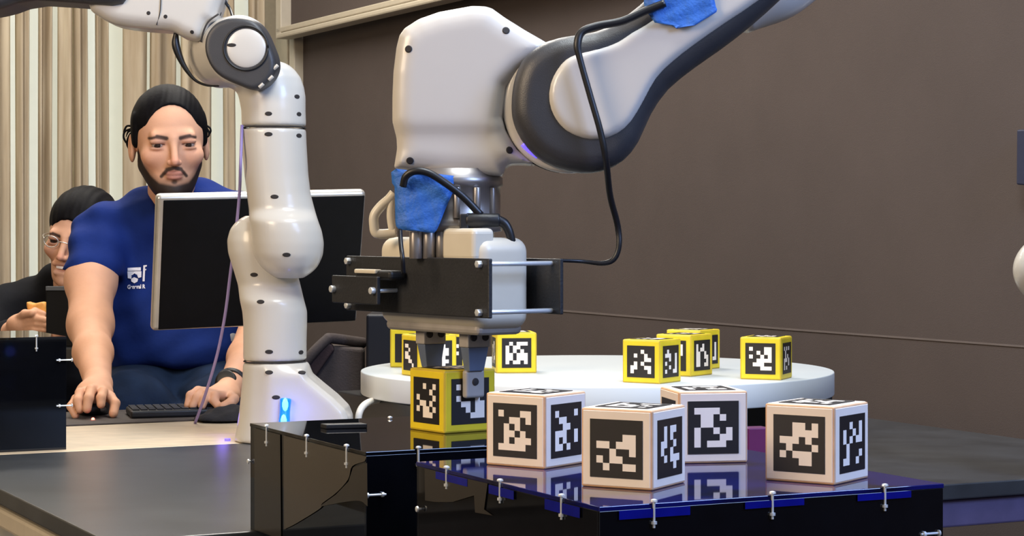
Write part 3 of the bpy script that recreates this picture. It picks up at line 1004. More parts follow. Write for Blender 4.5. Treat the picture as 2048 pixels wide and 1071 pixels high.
for c_ in (la + Vector((0, -.0085, -.006)), lb_ + Vector((0, -.0085, 0.0))):
    sdf_obj('light_core', lambda g, c=c_: sd_ell(g, c, (0.0052, 0.003, 0.0115)), *bb([c_], 0.016), 0.0016, led, M_LEDHOT)
ldt = bpy.data.lights.new('led_glow', 'POINT'); ldt.energy = 0.12; ldt.color = (0.12, 0.16, 1.0); ldt.shadow_soft_size = 0.012
lob = bpy.data.objects.new('led_glow', ldt); lob.location = la + Vector((0.014, -0.045, -0.02)); COL.objects.link(lob)
# violet glow on the oak desk beside the foot, from added disc and light
vl = cyl('added_glow_disc', P(455, 876, R1 + .0), P(455, 876, R1 + .0) + Vector((0, 0, 0.004)), 0.005, rb, M_VLED, 16)
vl.location.z = TZ - (CZ - (876 - HV) / F * R1)
l2d = bpy.data.lights.new('violet_glow', 'POINT'); l2d.energy = 0.03; l2d.color = (0.25, 0.15, 1.0); l2d.shadow_soft_size = 0.01
l2o = bpy.data.objects.new('violet_glow', l2d); l2o.location = (P(445, 870, 3.6).x, 3.60, TZ + .03); COL.objects.link(l2o)
# cables by the left robot
tag(tube('lilac_cable', [P(484, 250, 3.47), P(481, 330, 3.46), P(479, 385, 3.5), P(472, 460, 3.52), P(461, 545, 3.56), P(450, 630, 3.6), P(434, 710, 3.66), P(410, 790, 3.75), P(390, 846, 3.81)],
         0.0026, None, M_LILAC, 8), 'thin lilac cable hanging beside the left robot down to the desk', 'cable')
tag(tube('black_cable', [P(440, -40, 3.5), P(449, 0, 3.5), P(460, 18, 3.5), P(468, 42, 3.46)], 0.0026, None, M_RUBBER, 8),
    'short grey-black cable curving into the elbow of the left robot', 'cable')
tag(tube('white_cable', [P(716, 850, 3.55), P(718, 828, 3.55), P(726, 812, 3.56), P(742, 802, 3.58), P(768, 798, 3.62), P(800, 803, 3.68)], 0.006, None, M_WCABLE, 10),
    'thick white cable looping out from under the round white disc', 'cable')

# ------------------------------------------------------------------ right robot
HX, HY = HC.x, HC.y
e1 = Vector((math.cos(HT), -math.sin(HT), 0)); e2 = Vector((math.sin(HT), math.cos(HT), 0)); e3 = Vector((0, 0, 1))
R2 = HY
r2 = thing('robot_arm', 'large white robot arm in front whose gripper holds the yellow cube', 'robot arm', Vector((0.82, 3.05, TZ)))


def HL(a, b, z):      # gripper local: a along the jaws, b along depth of the hand, absolute z
    return Vector((HX, HY, 0)) + e1 * a + e2 * b + Vector((0, 0, z))


# wrist housing
wr = [(812, 62), (840, 44), (880, 30), (946, 18), (972, 19), (985, 23), (1010, 41), (1050, 66), (1092, 90), (1090, 110), (1040, 150), (1015, 180), (1006, 240), (1012, 262),
      (1034, 300), (1056, 318), (1072, 331), (1040, 329), (1020, 330), (1010, 338), (1006, 353), (900, 349), (791, 338), (794, 318), (797, 300), (796, 278), (788, 246), (788, 200), (790, 149), (796, 100), (802, 76)]
lo, hi = bb([P(782, 360, R2), P(1100, 10, R2)], 0.004); lo[1] = R2 - .07; hi[1] = R2 + .07


def wrist(g):
    d = sd_poly(g, wr, R2, 0.058, 0.026)
    # waist: slimmer in depth below
    zz = g[2]
    w_ = 0.058 - 0.008 / (1 + np.exp((zz - (CZ - (262 - HV) / F * R2)) / 0.004))
    return smax(d, np.abs(g[1] - R2) - w_ + 0 * g[0], 0.02)


wrist_o = sdf_obj('wrist_housing', wrist, lo, hi, 0.0026, r2, M_WHITE)
capo = [(828, 52), (850, 35), (884, 23), (945, 14), (975, 17), (946, 22), (880, 34), (840, 48)]
prism('top_cap', capo, R2 - 0.035, R2 + 0.04, r2, M_DARK, 0.002)
for (u, v) in ((817, 98), (820, 321), (1012, 61), (1019, 300)):
    screw(wrist_o, u, v, 0.0042)

# shoulder-like joint: white ring band and dark shell of the long link
YJ = R2 - 0.055
dark = [(1023, 215), (1026, 175), (1036, 140), (1052, 114), (1080, 93), (1115, 79), (1150, 73), (1190, 66), (1228, 50), (1262, 26), (1300, -6), (1400, -100), (1480, -170),
        (1740, -170), (1620, -60), (1560, 0), (1500, 54), (1440, 100), (1390, 135), (1335, 180), (1300, 230), (1275, 285), (1245, 322), (1205, 342), (1160, 346), (1110, 335),
        (1070, 312), (1042, 278), (1027, 245)]
lo, hi = bb([P(1015, 352, YJ), P(1750, -176, YJ)], 0.004); lo[1] = YJ - .045; hi[1] = YJ + .05
shell = sdf_obj('long_link_shell', lambda g: sd_poly(g, dark, YJ, 0.036, 0.022, 2), lo, hi, 0.0032, r2, M_DARK)
whi = [(1097, 205), (1099, 170), (1112, 141), (1132, 118), (1158, 107), (1200, 97), (1235, 84), (1262, 66), (1290, 50), (1330, 20), (1400, -50), (1480, -130), (1700, -165),
       (1610, -80), (1520, 0), (1450, 48), (1390, 90), (1345, 125), (1312, 158), (1288, 200), (1262, 244), (1235, 268), (1200, 281), (1165, 278), (1130, 262), (1108, 236)]
lo, hi = bb([P(1090, 290, YJ), P(1710, -172, YJ)], 0.004); lo[1] = YJ - .056; hi[1] = YJ + .0
panel = sdf_obj('long_link_panel', lambda g: sd_poly(g, whi, YJ - 0.028, 0.014, 0.010, 2), lo, hi, 0.0026, r2, M_WHITE)
jb = P(1140, 212, R2 + 0.02)
band_c0 = P(1135, 210, R2 - 0.035); band_c1 = P(1148, 212, R2 + 0.05)
lo, hi = bb([P(990, 365, R2), P(1290, 60, R2)], 0.004); lo[1] = R2 - .08; hi[1] = R2 + .06
sdf_obj('joint_band', lambda g: sd_cylr(g, P(1138, 211, R2 - 0.05), P(1150, 214, R2 + 0.05), px(133, R2), 0.008), lo, hi, 0.003, r2, M_WHITE)
ringc = P(1137, 208, R2 - 0.004)
tube('joint_seam', [ringc + Vector((math.cos(a) * px(135, R2), 0, math.sin(a) * px(135, R2))) for a in np.linspace(math.radians(115), math.radians(262), 40)], 0.0022, r2, M_BLACK, 8, 1, False)
gv = [ringc + Vector((math.cos(a) * px(124, R2 - .03), -0.046, math.sin(a) * px(124, R2 - .03))) for a in np.linspace(math.radians(222), math.radians(240), 8)]
tube('joint_light', gv, 0.0035, r2, M_VLED, 8, 1, False)
# forearm outside the frame, elbow, upper arm and base standing on the black table at the right
tube('forearm', [P(1560, -70, R2 + .10), P(1720, -230, R2 + .14), P(1850, -330, R2 + .2)], [0.05, 0.06, 0.06], r2, M_WHITE, 32)
tube('forearm_cuff', [P(1470, 40, R2 + .09), P(1530, -25, R2 + .10), P(1610, -100, R2 + .12)], [0.022, 0.048, 0.055], r2, M_WHITE, 32)
SH = P(2150, 540, 3.0)
tube('upper_arm', [P(1850, -330, R2 + .2), P(2060, -230, 2.75), P(2180, 100, 2.92), SH + Vector((0, 0, .1))], [0.06, 0.058, 0.056, 0.056], r2, M_WHITE, 32)
sdf_obj('shoulder', lambda g: sd_ell(g, SH, (px(123, 3.0), 0.06, px(88, 3.0))), *bb([SH], 0.1), 0.004, r2, M_WHITE)
tube('base', [Vector((SH.x, SH.y, TZ)), Vector((SH.x, SH.y, TZ + .02)), Vector((SH.x, SH.y, TZ + .12)), SH], [0.066, 0.064, 0.054, 0.05], r2, M_WHITE, 32)

# metal flange between wrist and hand
FX = P(900, 400, R2)
def ztop(v): return CZ - (v - HV) / F * R2
prof = [(338, 0.052), (352, 0.052), (356, 0.0555), (372, 0.0555), (374, 0.053), (438, 0.053), (440, 0.055), (462, 0.055), (464, 0.046), (478, 0.046)]
fx = Vector((P(908, 0, R2).x, R2, 0))
tube('flange', [fx + Vector((0, 0, ztop(v))) for v, _ in prof], [r for _, r in prof], r2, M_FLANGE, 48, 1, False)
for ang in (250, 275, 300, 325, 200, 225):
    a = math.radians(ang)
    c_ = fx + Vector((math.cos(a) * 0.0535, math.sin(a) * 0.0535, 0))
    cyl('flange_post', c_ + Vector((0, 0, ztop(376))), c_ + Vector((0, 0, ztop(436))), 0.0042, r2, M_FLANGE, 12)
# glassy lower collar posts
for du in (832, 858, 884):
    c_ = Vector((P(du, 0, R2 - .045).x, R2 - .045, 0))
    cyl('collar_post', c_ + Vector((0, 0, ztop(462))), c_ + Vector((0, 0, ztop(516))), 0.0075, r2, M_FLANGE, 16)
# side handle loop
hy = R2 + 0.02
hp = [(788, 386), (778, 398), (762, 412), (749, 430), (748, 450), (753, 466), (776, 467), (792, 464)]
tube('side_handle', [P(u, v, hy) for u, v in hp], 0.0056, r2, M_CREAM, 12, 6)
tube('side_handle', [P(784, 388, hy), P(781, 430, hy), P(786, 466, hy)], 0.0045, r2, M_CREAM, 12, 6)

# hand body
zb, zt = ztop(652), ztop(474)
def handf(g):
    c = HL(0, 0, (zb + zt) / 2)
    d = sd_box(g, c, (0.104, 0.036, (zt - zb) / 2), 0.016, (e1, e2, e3))
    return d
hand = sdf_obj('gripper_hand', handf, *bb([HL(-.11, -.05, zb - .01), HL(.11, .05, zt + .01), HL(.11, -.05, zb), HL(-.11, .05, zt)], 0.005), 0.0026, r2, M_CREAM)
obox('hand_block', HL(0.036, -0.040, ztop(520)), e1 * 0.062, e2 * 0.03, e3 * (ztop(456) - ztop(520)), r2, M_CREAM, 0.006, 4)
obox('hand_block', HL(-0.030, -0.041, ztop(520)), e1 * 0.058, e2 * 0.03, e3 * (ztop(480) - ztop(520)), r2, M_CREAM, 0.010, 4)
obox('hand_underside', HL(-0.094, -0.031, ztop(663)), e1 * 0.188, e2 * 0.062, e3 * (ztop(640) - ztop(663)), r2, M_GREYFING, 0.006, 3)


# bracket plates around the hand with metal standoffs
def plate(name, a0, a1, b, z0, z1, th=0.005, m=M_MATBLACK, par=None):
    return obox(name, HL(a0, b - th / 2, z0), e1 * (a1 - a0), e2 * th, e3 * (z1 - z0), par or r2, m, 0.0012)


zp0, zp1 = CZ - (637 - HV) / F * 2.242, CZ - (517 - HV) / F * 2.242
PB_ = -0.050
fplate = plate('bracket_plate', -0.145, 0.145, PB_, zp0, zp1)
rplate = plate('bracket_plate', -0.145, 0.145, 0.046, zp0 + .002, zp1 - .001)
for a_ in (-0.137, 0.130):
    for z_ in (zp0 + 0.006, zp1 - 0.006):
        cyl('standoff', HL(a_, PB_ + 0.002, z_), HL(a_, 0.044, z_), 0.0026, r2, M_STEEL, 16)
        cyl('bolt_head', HL(a_, PB_ - 0.008, z_), HL(a_, PB_ - 0.002, z_), 0.0042, r2, M_STEEL, 6)
zs0, zs1 = CZ - (606 - HV) / F * 2.42, CZ - (551 - HV) / F * 2.42
splate = plate('sensor_plate', -0.128, -0.030, -0.080, zs0, zs1)
zm = (zs0 + zs1) / 2
for a_ in (-0.122, -0.036):
    cyl('standoff', HL(a_, -0.078, zm), HL(a_, PB_ - .002, zm), 0.0026, r2, M_STEEL, 16)
    cyl('bolt_head', HL(a_, -0.088, zm), HL(a_, -0.081, zm), 0.004, r2, M_STEEL, 12)
obox('depth_sensor', HL(-0.088, -0.076, zs1 - 0.004), e1 * 0.075, e2 * 0.022, e3 * 0.011, r2, M_BLACK, 0.004, 3)
obox('sensor_lip', HL(-0.085, -0.079, zs1 + 0.003), e1 * 0.045, e2 * 0.010, e3 * 0.005, r2, M_CREAM, 0.0015, 2)

# gripper fingers
for sgn in (-1, 1):
    c0 = 0.040 * sgn
    inner = 0.0365 * sgn
    fing = obox('finger', HL(c0 - 0.009 + 0.004 * sgn, -0.0155, ztop(690)), e1 * 0.018, e2 * 0.031, e3 * (ztop(655) - ztop(690)), r2, M_GREYFING, 0.0015, 2)
    # tapering middle
    zA, zB = ztop(690), ztop(737)
    vs = []
    for (z_, h1, h2, off) in ((zA, 0.008, 0.014, 0.004 * sgn), (zB, 0.0055, 0.010, 0.003 * sgn)):
        for (i, j) in ((-1, -1), (1, -1), (1, 1), (-1, 1)):
            vs.append(HL(c0 + off + i * h1, j * h2, z_))
    o = pymesh('finger_web', vs, [(3, 2, 1, 0), (4, 5, 6, 7), (0, 1, 5, 4), (1, 2, 6, 5), (2, 3, 7, 6), (3, 0, 4, 7)], fing, mat('blue_grey_metal', srgb(104, 116, 138), 0.4, metal=0.2))
    bev(o, 0.001)
    zP0 = ztop(790)
    pd = obox('finger_pad', HL(inner - (0.0 if sgn > 0 else 0.009), -0.0125, zP0), e1 * 0.009, e2 * 0.026, e3 * (ztop(735) - zP0), fing, M_GREYFING, 0.003, 3)
    for jj in (-0.008, 0.008):
        cyl('screw', HL(c0 + 0.013 * (1 if sgn > 0 else 1) - (0.0 if sgn > 0 else 0.008), jj, ztop(670)), HL(c0 + 0.015 - (0.0 if sgn > 0 else .008), jj, ztop(670)), 0.0042, fing, M_HOLE, 16)
    if sgn > 0:
        cyl('pin_hole', HL(inner + 0.008, 0, ztop(758)), HL(inner + 0.0102, 0, ztop(758)), 0.0042, fing, M_HOLE, 20)

# tapes and cables on the right robot
def sheet(name, outline, Yf, curve, label, n=14, crinkle=0.0012):
    """thin tape sheet following a pixel outline, bowed away at its sides"""
    us = [p[0] for p in outline]; vs_ = [p[1] for p in outline]
    u0, u1 = min(us), max(us); v0, v1 = min(vs_), max(vs_)
    def span(v):
        xs = []
        for i in range(len(outline)):
            a, b = outline[i], outline[(i + 1) % len(outline)]
            if (a[1] - v) * (b[1] - v) <= 0 and a[1] != b[1]:
                xs.append(a[0] + (b[0] - a[0]) * (v - a[1]) / (b[1] - a[1]))
        return (min(xs), max(xs)) if xs else (u0, u0 + 1)
    V, Fc = [], []
    m = 18
    for j in range(m + 1):
        v = v0 + (v1 - v0) * (j + 0.02) / (m + 0.04)
        a, b = span(v)
        for i in range(n + 1):
            u = a + (b - a) * i / n
            Y = Yf + curve(u, v) + crinkle * math.sin(u * 0.13 + v * 0.07) * math.sin(v * 0.11 - u * .05)
            V.append(P(u, v, Y))
    for j in range(m):
        for i in range(n):
            p = j * (n + 1) + i
            Fc.append((p, p + n + 1, p + n + 2, p + 1))
    o = pymesh(name, V, Fc, None, M_TAPE, True)
    s = o.modifiers.new('s', 'SOLIDIFY'); s.thickness = 0.0012; s.offset = -1
    tag(o, label, 'tape')
    return o


t1 = [(782, 341), (792, 337), (800, 343), (912, 346), (910, 375), (892, 415), (872, 464), (868, 466), (822, 461), (800, 462), (791, 450), (789, 372), (784, 366)]
sheet('blue_tape', t1, R2 - 0.0625, lambda u, v: 0.00004 * max(0, 830 - u) ** 1.6 * .5 + 0.00001 * max(0, u - 880) ** 2, 'blue masking tape wrapped over the metal flange above the gripper')
t2 = [(1287, 6), (1296, -40), (1420, -40), (1432, 14), (1436, 22), (1388, 52), (1372, 52), (1352, 56), (1342, 50), (1310, 46), (1294, 24)]
sheet('blue_tape', t2, YJ - 0.0475, lambda u, v: 0.004 * (1 if u < 1300 else 0), 'blue masking tape stuck over the top of the long robot link')
tag(tube('black_cable', [P(1330, 6, YJ - .05), P(1290, 22, YJ - .049), P(1245, 42, YJ - .05), P(1195, 52, YJ - .05), P(1164, 64, YJ - .052), P(1155, 88, YJ - .055), P(1160, 118, YJ - .056), P(1180, 190, YJ - .056),
     P(1200, 260, YJ - .056), P(1212, 320, YJ - .05), P(1220, 390, YJ - .02), P(1235, 450, YJ), P(1238, 490, YJ), P(1228, 517, YJ), P(1205, 526, YJ), P(1160, 522, YJ + .0), P(1105, 520, YJ - .02)],
     [0.0045] * 6 + [0.0036] * 6 + [0.0032, 0.0032, 0.0028, 0.0022, 0.002], None, M_RUBBER, 10), 'long black cable hanging from the robot link to the gripper bracket', 'cable')
cb = thing('black_cable', 'black cable with a plug looping over the blue tape beside the gripper hand', 'cable', P(960, 440, R2 - .07))
tube('cord', [P(806, 372, R2 - .066), P(812, 352, R2 - .07), P(830, 342, R2 - .073), P(855, 345, R2 - .074), P(885, 362, R2 - .073), P(925, 392, R2 - .07), P(962, 430, R2 - .068)], 0.0042, cb, M_RUBBER, 10)
obox('plug_tail', P(919, 458, R2 - .075), Vector((0.010, 0, 0)), Vector((0, 0.014, 0)), Vector((0, 0, 0.017)), cb, M_BLACK, 0.0015)
cyl('plug', P(932, 441, R2 - .068), P(1000, 440, R2 - .068), 0.0085, cb, M_BLACK, 20, 0.0075, 0.002)
tube('cord', [P(996, 440, R2 - .068), P(1010, 448, R2 - .068), P(1020, 468, R2 - .068), P(1024, 495, R2 - .066), P(1021, 518, R2 - .06), P(1012, 540, R2 - .05)], [.006, .0055, .005, .005, .0045, .004], cb, M_RUBBER, 10)
tag(tube('black_cable', [P(800, 460, R2 - .064), P(802, 490, R2 - .08), P(805, 515, R2 - .09), P(807, 546, R2 - .085)], 0.0026, None, M_RUBBER, 8),
    'short thin black cable from the blue tape down to the sensor', 'cable')

# ------------------------------------------------------------------ monitor
MY = 3.84
u_ = Vector((1, 0.38, 0.030)).normalized(); w_ = Vector((-0.100, 0.36, -1.0)).normalized(); n_ = u_.cross(w_).normalized()
if n_.y > 0: n_ = -n_
TL = P(314, 392, MY)
# width and height from the two neighbouring corners
def along(o, d, tu=None, tv=None):
    best = None
    for i in range(1, 1200):
        s = i * 0.0005
        p = o + d * s
        uu = 1024 + F * p.x / p.y; vv = HV - F * (p.z - CZ) / p.y
        e = abs(uu - tu) if tu is not None else abs(vv - tv)
        if best is None or e < best[0]: best = (e, s)
    return best[1]
MW = along(TL, u_, tu=733); MH = along(TL, w_, tv=663)
mon = thing('monitor', 'black-backed monitor with a silver rim standing behind the left robot', 'monitor', P(555, 810, 3.95))
obox('bezel', TL, u_ * MW, w_ * MH, -n_ * 0.022, mon, M_SILVER, 0.008, 4)
bk = 0.012
obox('back_panel', TL + u_ * bk + w_ * 0.008 + n_ * 0.0012, u_ * (MW - 1.25 * bk), w_ * (MH - 0.012), -n_ * 0.004, mon, M_SCREEN, 0.003, 3)
neck0 = P(545, 600, MY + .12)
fp = Vector((P(556, 0, 3.85).x, 3.85, TZ))
tube('stand_neck', [P(540, 560, MY + .10), P(543, 700, 3.90), fp + Vector((0, 0, .01))], 0.014, mon, M_SILVER, 16)
tube('stand_foot', [fp, fp + Vector((0, 0, .008))], 0.034, mon, M_SILVER, 32, smooth_path=False)

# ------------------------------------------------------------------ people
SK = np.array(srgb(210, 160, 130)[:3]); LIP = np.array(srgb(172, 112, 98)[:3]); BEARD = np.array(srgb(24, 19, 19)[:3]); BROW = np.array(srgb(38, 30, 30)[:3])


def set_cols(me, cols):
    at = me.color_attributes.new('skin_colour', 'FLOAT_COLOR', 'POINT')
    c4 = np.ones((len(me.vertices), 4), np.float32); c4[:, :3] = cols
    at.data.foreach_set('color', c4.ravel())


def ss(x, a, b):
    t = np.clip((x - a) / (b - a), 0, 1); return t * t * (3 - 2 * t)


def head_sdf(g, smile=False):
    d = sd_ell(g, (0, .018, .030), (.0735, .093, .080))
    d = smin(d, sd_ell(g, (0, -.018, -.022), (.0600, .066, .080)), .03)
    d = smin(d, sd_ell(g, (0, -.046, -.088), (.031, .032, .024)), .035)
    for s in (-1, 1):
        d = smin(d, sd_cap(g, (s * .046, .004, -.05), (s * .018, -.048, -.092), .015, .014), .03)
        d = smin(d, sd_ell(g, (s * .041, -.056, -.026), (.022, .022, .018)), .02)
        d = smax(d, -sd_ell(g, (s * .0315, -.0945, .001), (.019, .017, .0115)), .018)
    d = smin(d, sd_cap(g, (-.036, -.0735, .0165), (.036, -.0735, .0165), .0085), .014)
    d = smin(d, sd_cap(g, (0, -.082, .008), (0, -.1035, -.034), .0062, .0082), .012)
    for s in (-1, 1):
        d = smin(d, sd_ell(g, (s * .0090, -.0925, -.037), (.0062, .0085, .0060)), .007)
    if smile:
        d = smin(d, sd_cap(g, (-.024, -.080, -.055), (.024, -.080, -.055), .0065), .008)
        d = smin(d, sd_cap(g, (-.02, -.080, -.077), (.02, -.080, -.077), .006), .008)
        d = smax(d, -sd_ell(g, (0, -.092, -.066), (.024, .014, .0075)), .003)
    else:
        d = smin(d, sd_ell(g, (0, -.0800, -.0585), (.019, .0100, .0046)), .008)
        d = smin(d, sd_ell(g, (0, -.0800, -.0680), (.015, .0100, .0050)), .008)
        d = smax(d, -sd_cap(g, (-.018, -.0930, -.0632), (.018, -.0930, -.0632), .0016), .003)
    d = smin(d, sd_ell(g, (0, -.072, -.098), (.018, .014, .014)), .012)
    # upper lids
    for s in (-1, 1):
        d = smin(d, sd_ell(g, (s * .0315, -.0740, .0052), (.0158, .0122, .0070)), .005)
        d = smin(d, sd_ell(g, (s * .0315, -.0735, -.0085), (.0150, .0095, .0045)), .005)
        # ears
        e = sd_ell(g, (s * .0765, .012, -.012), (.008, .017, .030))
        e = smax(e, -sd_ell(g, (s * .086, .004, -.008), (.006, .009, .016)), .004)
        d = smin(d, e, .006)
    return d


def cap2(x, z, a, b, r):
    dx, dz = b[0] - a[0], b[1] - a[1]
    t = np.clip(((x - a[0]) * dx + (z - a[1]) * dz) / (dx * dx + dz * dz), 0, 1)
    return np.sqrt((x - a[0] - t * dx) ** 2 + (z - a[1] - t * dz) ** 2) - r


def person_head(parent_root, origin, yaw, pitch, roll, smile, beard, scale=1.0, body_fs=None, body_boxes=None, name='body'):
    """returns the skin mesh: head in its local frame plus further skin pieces given in world space"""
    Rm = (Matrix.Rotation(yaw, 3, 'Z') @ Matrix.Rotation(pitch, 3, 'X') @ Matrix.Rotation(roll, 3, 'Y'))
    Rn = np.array([list(r) for r in Rm])
    o = np.array(origin)
    v, q = isosurface(lambda g: head_sdf(g, smile), (-.096, -.125, -.135), (.096, .125, .125), 0.0018)
    # colours in the head frame
    x, y, z = v[:, 0], v[:, 1], v[:, 2]
    col = np.tile(SK, (len(v), 1))
    def mixc(c, m):
        nonlocal col
        m = np.clip(m, 0, 1)[:, None]; col = col * (1 - m) + c * m
    gv = (x, y, z)
    mixc(np.array(srgb(214, 142, 116)[:3]), (1 - ss(vlen((np.abs(x) - .042) / 1.3, y + .07, z + .03), .008, .032)) * .2)
    mixc(np.array(srgb(214, 138, 118)[:3]), (1 - ss(vlen(x, y + .105, z + .035), .006, .02)) * .4)
    lipd = np.minimum(sd_ell(gv, (0, -.086, -.0590), (.0195, .014, .0046)), sd_ell(gv, (0, -.086, -.0675), (.0155, .014, .0050)))
    mixc(LIP, (1 - ss(lipd, -.001, .003)) * (.5 if smile else .8))
    mixc(np.array(srgb(90, 50, 44)[:3]), (1 - ss(np.abs(z + .0632), 0, .0018)) * (np.abs(x) < .018) * (y < -.07) * (0.8 if smile else .55))
    for s in (-1, 1):
        b = np.minimum(cap2(s * x, z, (.0145, .0125), (.033, .0160), .0030), cap2(s * x, z, (.033, .0160), (.047, .0120), .0016)) + (y > -.045) * 1.0
        mixc(BROW, (1 - ss(b, -.0005, .0030)) * .92)
        mixc(np.array(srgb(150, 104, 88)[:3]), (1 - ss(vlen((x - s * .0315), (y + .08) * .6, (z - .001) * 1.3), .008, .021)) * .62)
        mixc(np.array(srgb(40, 28, 26)[:3]), (1 - ss(np.abs(z - .0008 + ((x - s * .0315) / .03) ** 2 * .006), 0.0004, .0018)) * (np.abs(x - s * .0315) < .0145) * (y < -.07) * .8)
    mixc(np.array(srgb(90, 46, 38)[:3]), (1 - ss(np.minimum(vlen(x - .0058, y + .099, z + .0425), vlen(x + .0058, y + .099, z + .0425)), .001, .0038)) * .7)
    if beard:
        phi = np.degrees(np.arctan2(np.abs(x), -y + .02))
        zl = np.interp(phi, [0, 18, 32, 45, 56, 64, 72, 84], [-.0840, -.0785, -.0640, -.045, -.024, -.002, .012, .020])
        m_ = (1 - ss(z - zl, -.005, .004)) * (1 - ss(phi, 84, 92)) * (z > -.125) * (np.abs(x) < .0665)
        hollow = (1 - ss(vlen((x) / 1.0, (z + .0955) * 1.6, 0 * x), .008, .016)) * (y < -.05) * .0
        mixc(BEARD, m_ * .96 - hollow * m_)
        stub = (1 - ss(z - zl, .002, .018)) * (1 - ss(phi, 84, 92)) * (z > -.125) * .45 * (np.abs(x) < .0665)
        mixc(BEARD, stub)
        mu = np.minimum(cap2(np.abs(x), z, (.002, -.0485), (.014, -.0515), .0028), cap2(np.abs(x), z, (.014, -.0515), (.0255, -.066), .0022))
        mixc(BEARD, (1 - ss(mu, -.0005, .0028)) * .92 * (y < -.05))
        mixc(BEARD, (1 - ss(vlen(x, (z + .0770) * 1.2, 0 * x), .003, .0090)) * .8 * (y < -.05))
    vw = (v * scale) @ Rn.T + o
    V = [vw]; Q = [q]; C = [col]; off = len(vw)
    for f, (lo, hi, h) in zip(body_fs or [], body_boxes or []):
        v2, q2 = isosurface(f, lo, hi, h)
        c2 = np.tile(SK, (len(v2), 1))
        V.append(v2); Q.append(q2 + off); C.append(c2); off += len(v2)
    me = mesh_np(name, np.concatenate(V), np.concatenate(Q))
    me.materials.clear()
    if len(me.vertices) == off: set_cols(me, np.concatenate(C))
    ob = link_mesh(name, me, parent_root, M_SKIN, True)
    def tow(p): return Vector(Rn @ (np.array(p) * scale) + o)
    # eyes
    for s in (-1, 1):
        ve, qe = isosurface(lambda g: sd_ell(g, (0, 0, 0), (.0118, .0118, .0118)), (-.014,) * 3, (.014,) * 3, .0016)
        ce = np.tile(np.array(srgb(165, 148, 140)[:3]), (len(ve), 1))
        dd_ = np.sqrt((ve[:, 0] + .001) ** 2 + (ve[:, 2] + .0026) ** 2)
        ce[(dd_ < (.0064 if not smile else .02)) & (ve[:, 1] < 0)] = np.array(srgb(40, 28, 24)[:3])
        vw2 = ((ve + np.array([s * .0315, -.0715, -.0005])) * scale) @ Rn.T + o
        m2 = mesh_np('eye', vw2, qe); set_cols(m2, ce)
        link_mesh('eye', m2, ob, M_EYE, True)
    return ob, tow, Rn, o


# ---- man in the blue shirt
g1o = P(339, 283, 4.36)
man = thing('person', 'seated bearded man in a royal blue T-shirt and jeans using a mouse and keyboard', 'person', P(340, 820, 4.5))
neckb = P(340, 425, 4.43)
EL = P(181, 650, 4.28); SHd = P(192, 470, 4.45); WR = P(196, 768, 4.00)


def arm_r(g):
    d = sd_cap(g, P(200, 490, 4.45), P(182, 560, 4.38), .040, .0490)
    d = smin(d, sd_cap(g, P(182, 560, 4.38), EL, .0490, .0420), .03)
    d = smin(d, sd_cap(g, EL, P(186, 705, 4.14), .0420, .0360), .03)
    d = smin(d, sd_cap(g, P(186, 705, 4.14), WR, .0370, .0250), .02)
    # hand: palm, four fingers bent over the mouse, thumb at the right
    h = sd_ell(g, P(189, 784, 3.955), (.034, .038, .020))
    h = smin(h, sd_cap(g, WR, P(188, 782, 3.96), .024, .024), .02)
    d = smin(d, h, .015)
    fing = [([(205, 781, 3.945), (206, 783, 3.905), (202, 795, 3.885), (202, 808, 3.880)], .0092),
            ([(190, 779, 3.94), (182, 779, 3.90), (177, 796, 3.875), (174, 817, 3.868)], .0096),
            ([(178, 782, 3.945), (160, 785, 3.905), (156, 800, 3.885), (160, 818, 3.878)], .0092),
            ([(172, 790, 3.95), (152, 797, 3.915), (142, 812, 3.895), (151, 830, 3.885)], .0084),
            ([(206, 783, 3.97), (220, 793, 3.93), (230, 806, 3.905), (227, 826, 3.892)], .0100)]
    for pts, r in fing:
        f = None
        for i in range(len(pts) - 1):
            s_ = sd_cap(g, P(*pts[i]), P(*pts[i + 1]), r * (1.05 - .06 * i), r * (0.99 - .06 * i))
            f = s_ if f is None else smin(f, s_, .004)
        d = smin(d, f, .003)
    return d


def arm_l(g):
    d = sd_cap(g, P(540, 600, 4.38), P(492, 715, 4.22), .043, .036)
    d = smin(d, sd_cap(g, P(492, 715, 4.22), P(466, 765, 4.08), .034, .026), .02)
    d = smin(d, sd_cap(g, P(466, 765, 4.08), P(452, 785, 4.02), .025, .024), .02)
    d = smin(d, sd_ell(g, P(442, 789, 4.00), (.036, .036, .018)), .015)
    fing = [([(430, 786, 3.98), (405, 783, 3.95), (394, 794, 3.935), (386, 811, 3.930)], .0088),
            ([(428, 784, 3.99), (396, 781, 3.965), (381, 790, 3.95), (376, 810, 3.94)], .0088),
            ([(446, 790, 3.97), (430, 790, 3.935), (428, 800, 3.93), (436, 811, 3.925)], .0088),
            ([(440, 788, 3.98), (416, 787, 3.94), (409, 797, 3.93), (404, 811, 3.925)], .0090),
            ([(462, 792, 3.98), (468, 797, 3.94), (462, 804, 3.925), (446, 812, 3.92)], .0095)]
    for pts, r in fing:
        f = None
        for i in range(len(pts) - 1):
            s_ = sd_cap(g, P(*pts[i]), P(*pts[i + 1]), r * (1.05 - .06 * i), r * (0.99 - .06 * i))
            f = s_ if f is None else smin(f, s_, .004)
        d = smin(d, f, .003)
    return d


def neck1(g):
    d = sd_cap(g, g1o + Vector((0, .025, -.05)), P(343, 415, 4.485), .049, .050)
    return smin(d, sd_ell(g, P(345, 450, 4.52), (.08, .05, .035)), .03)


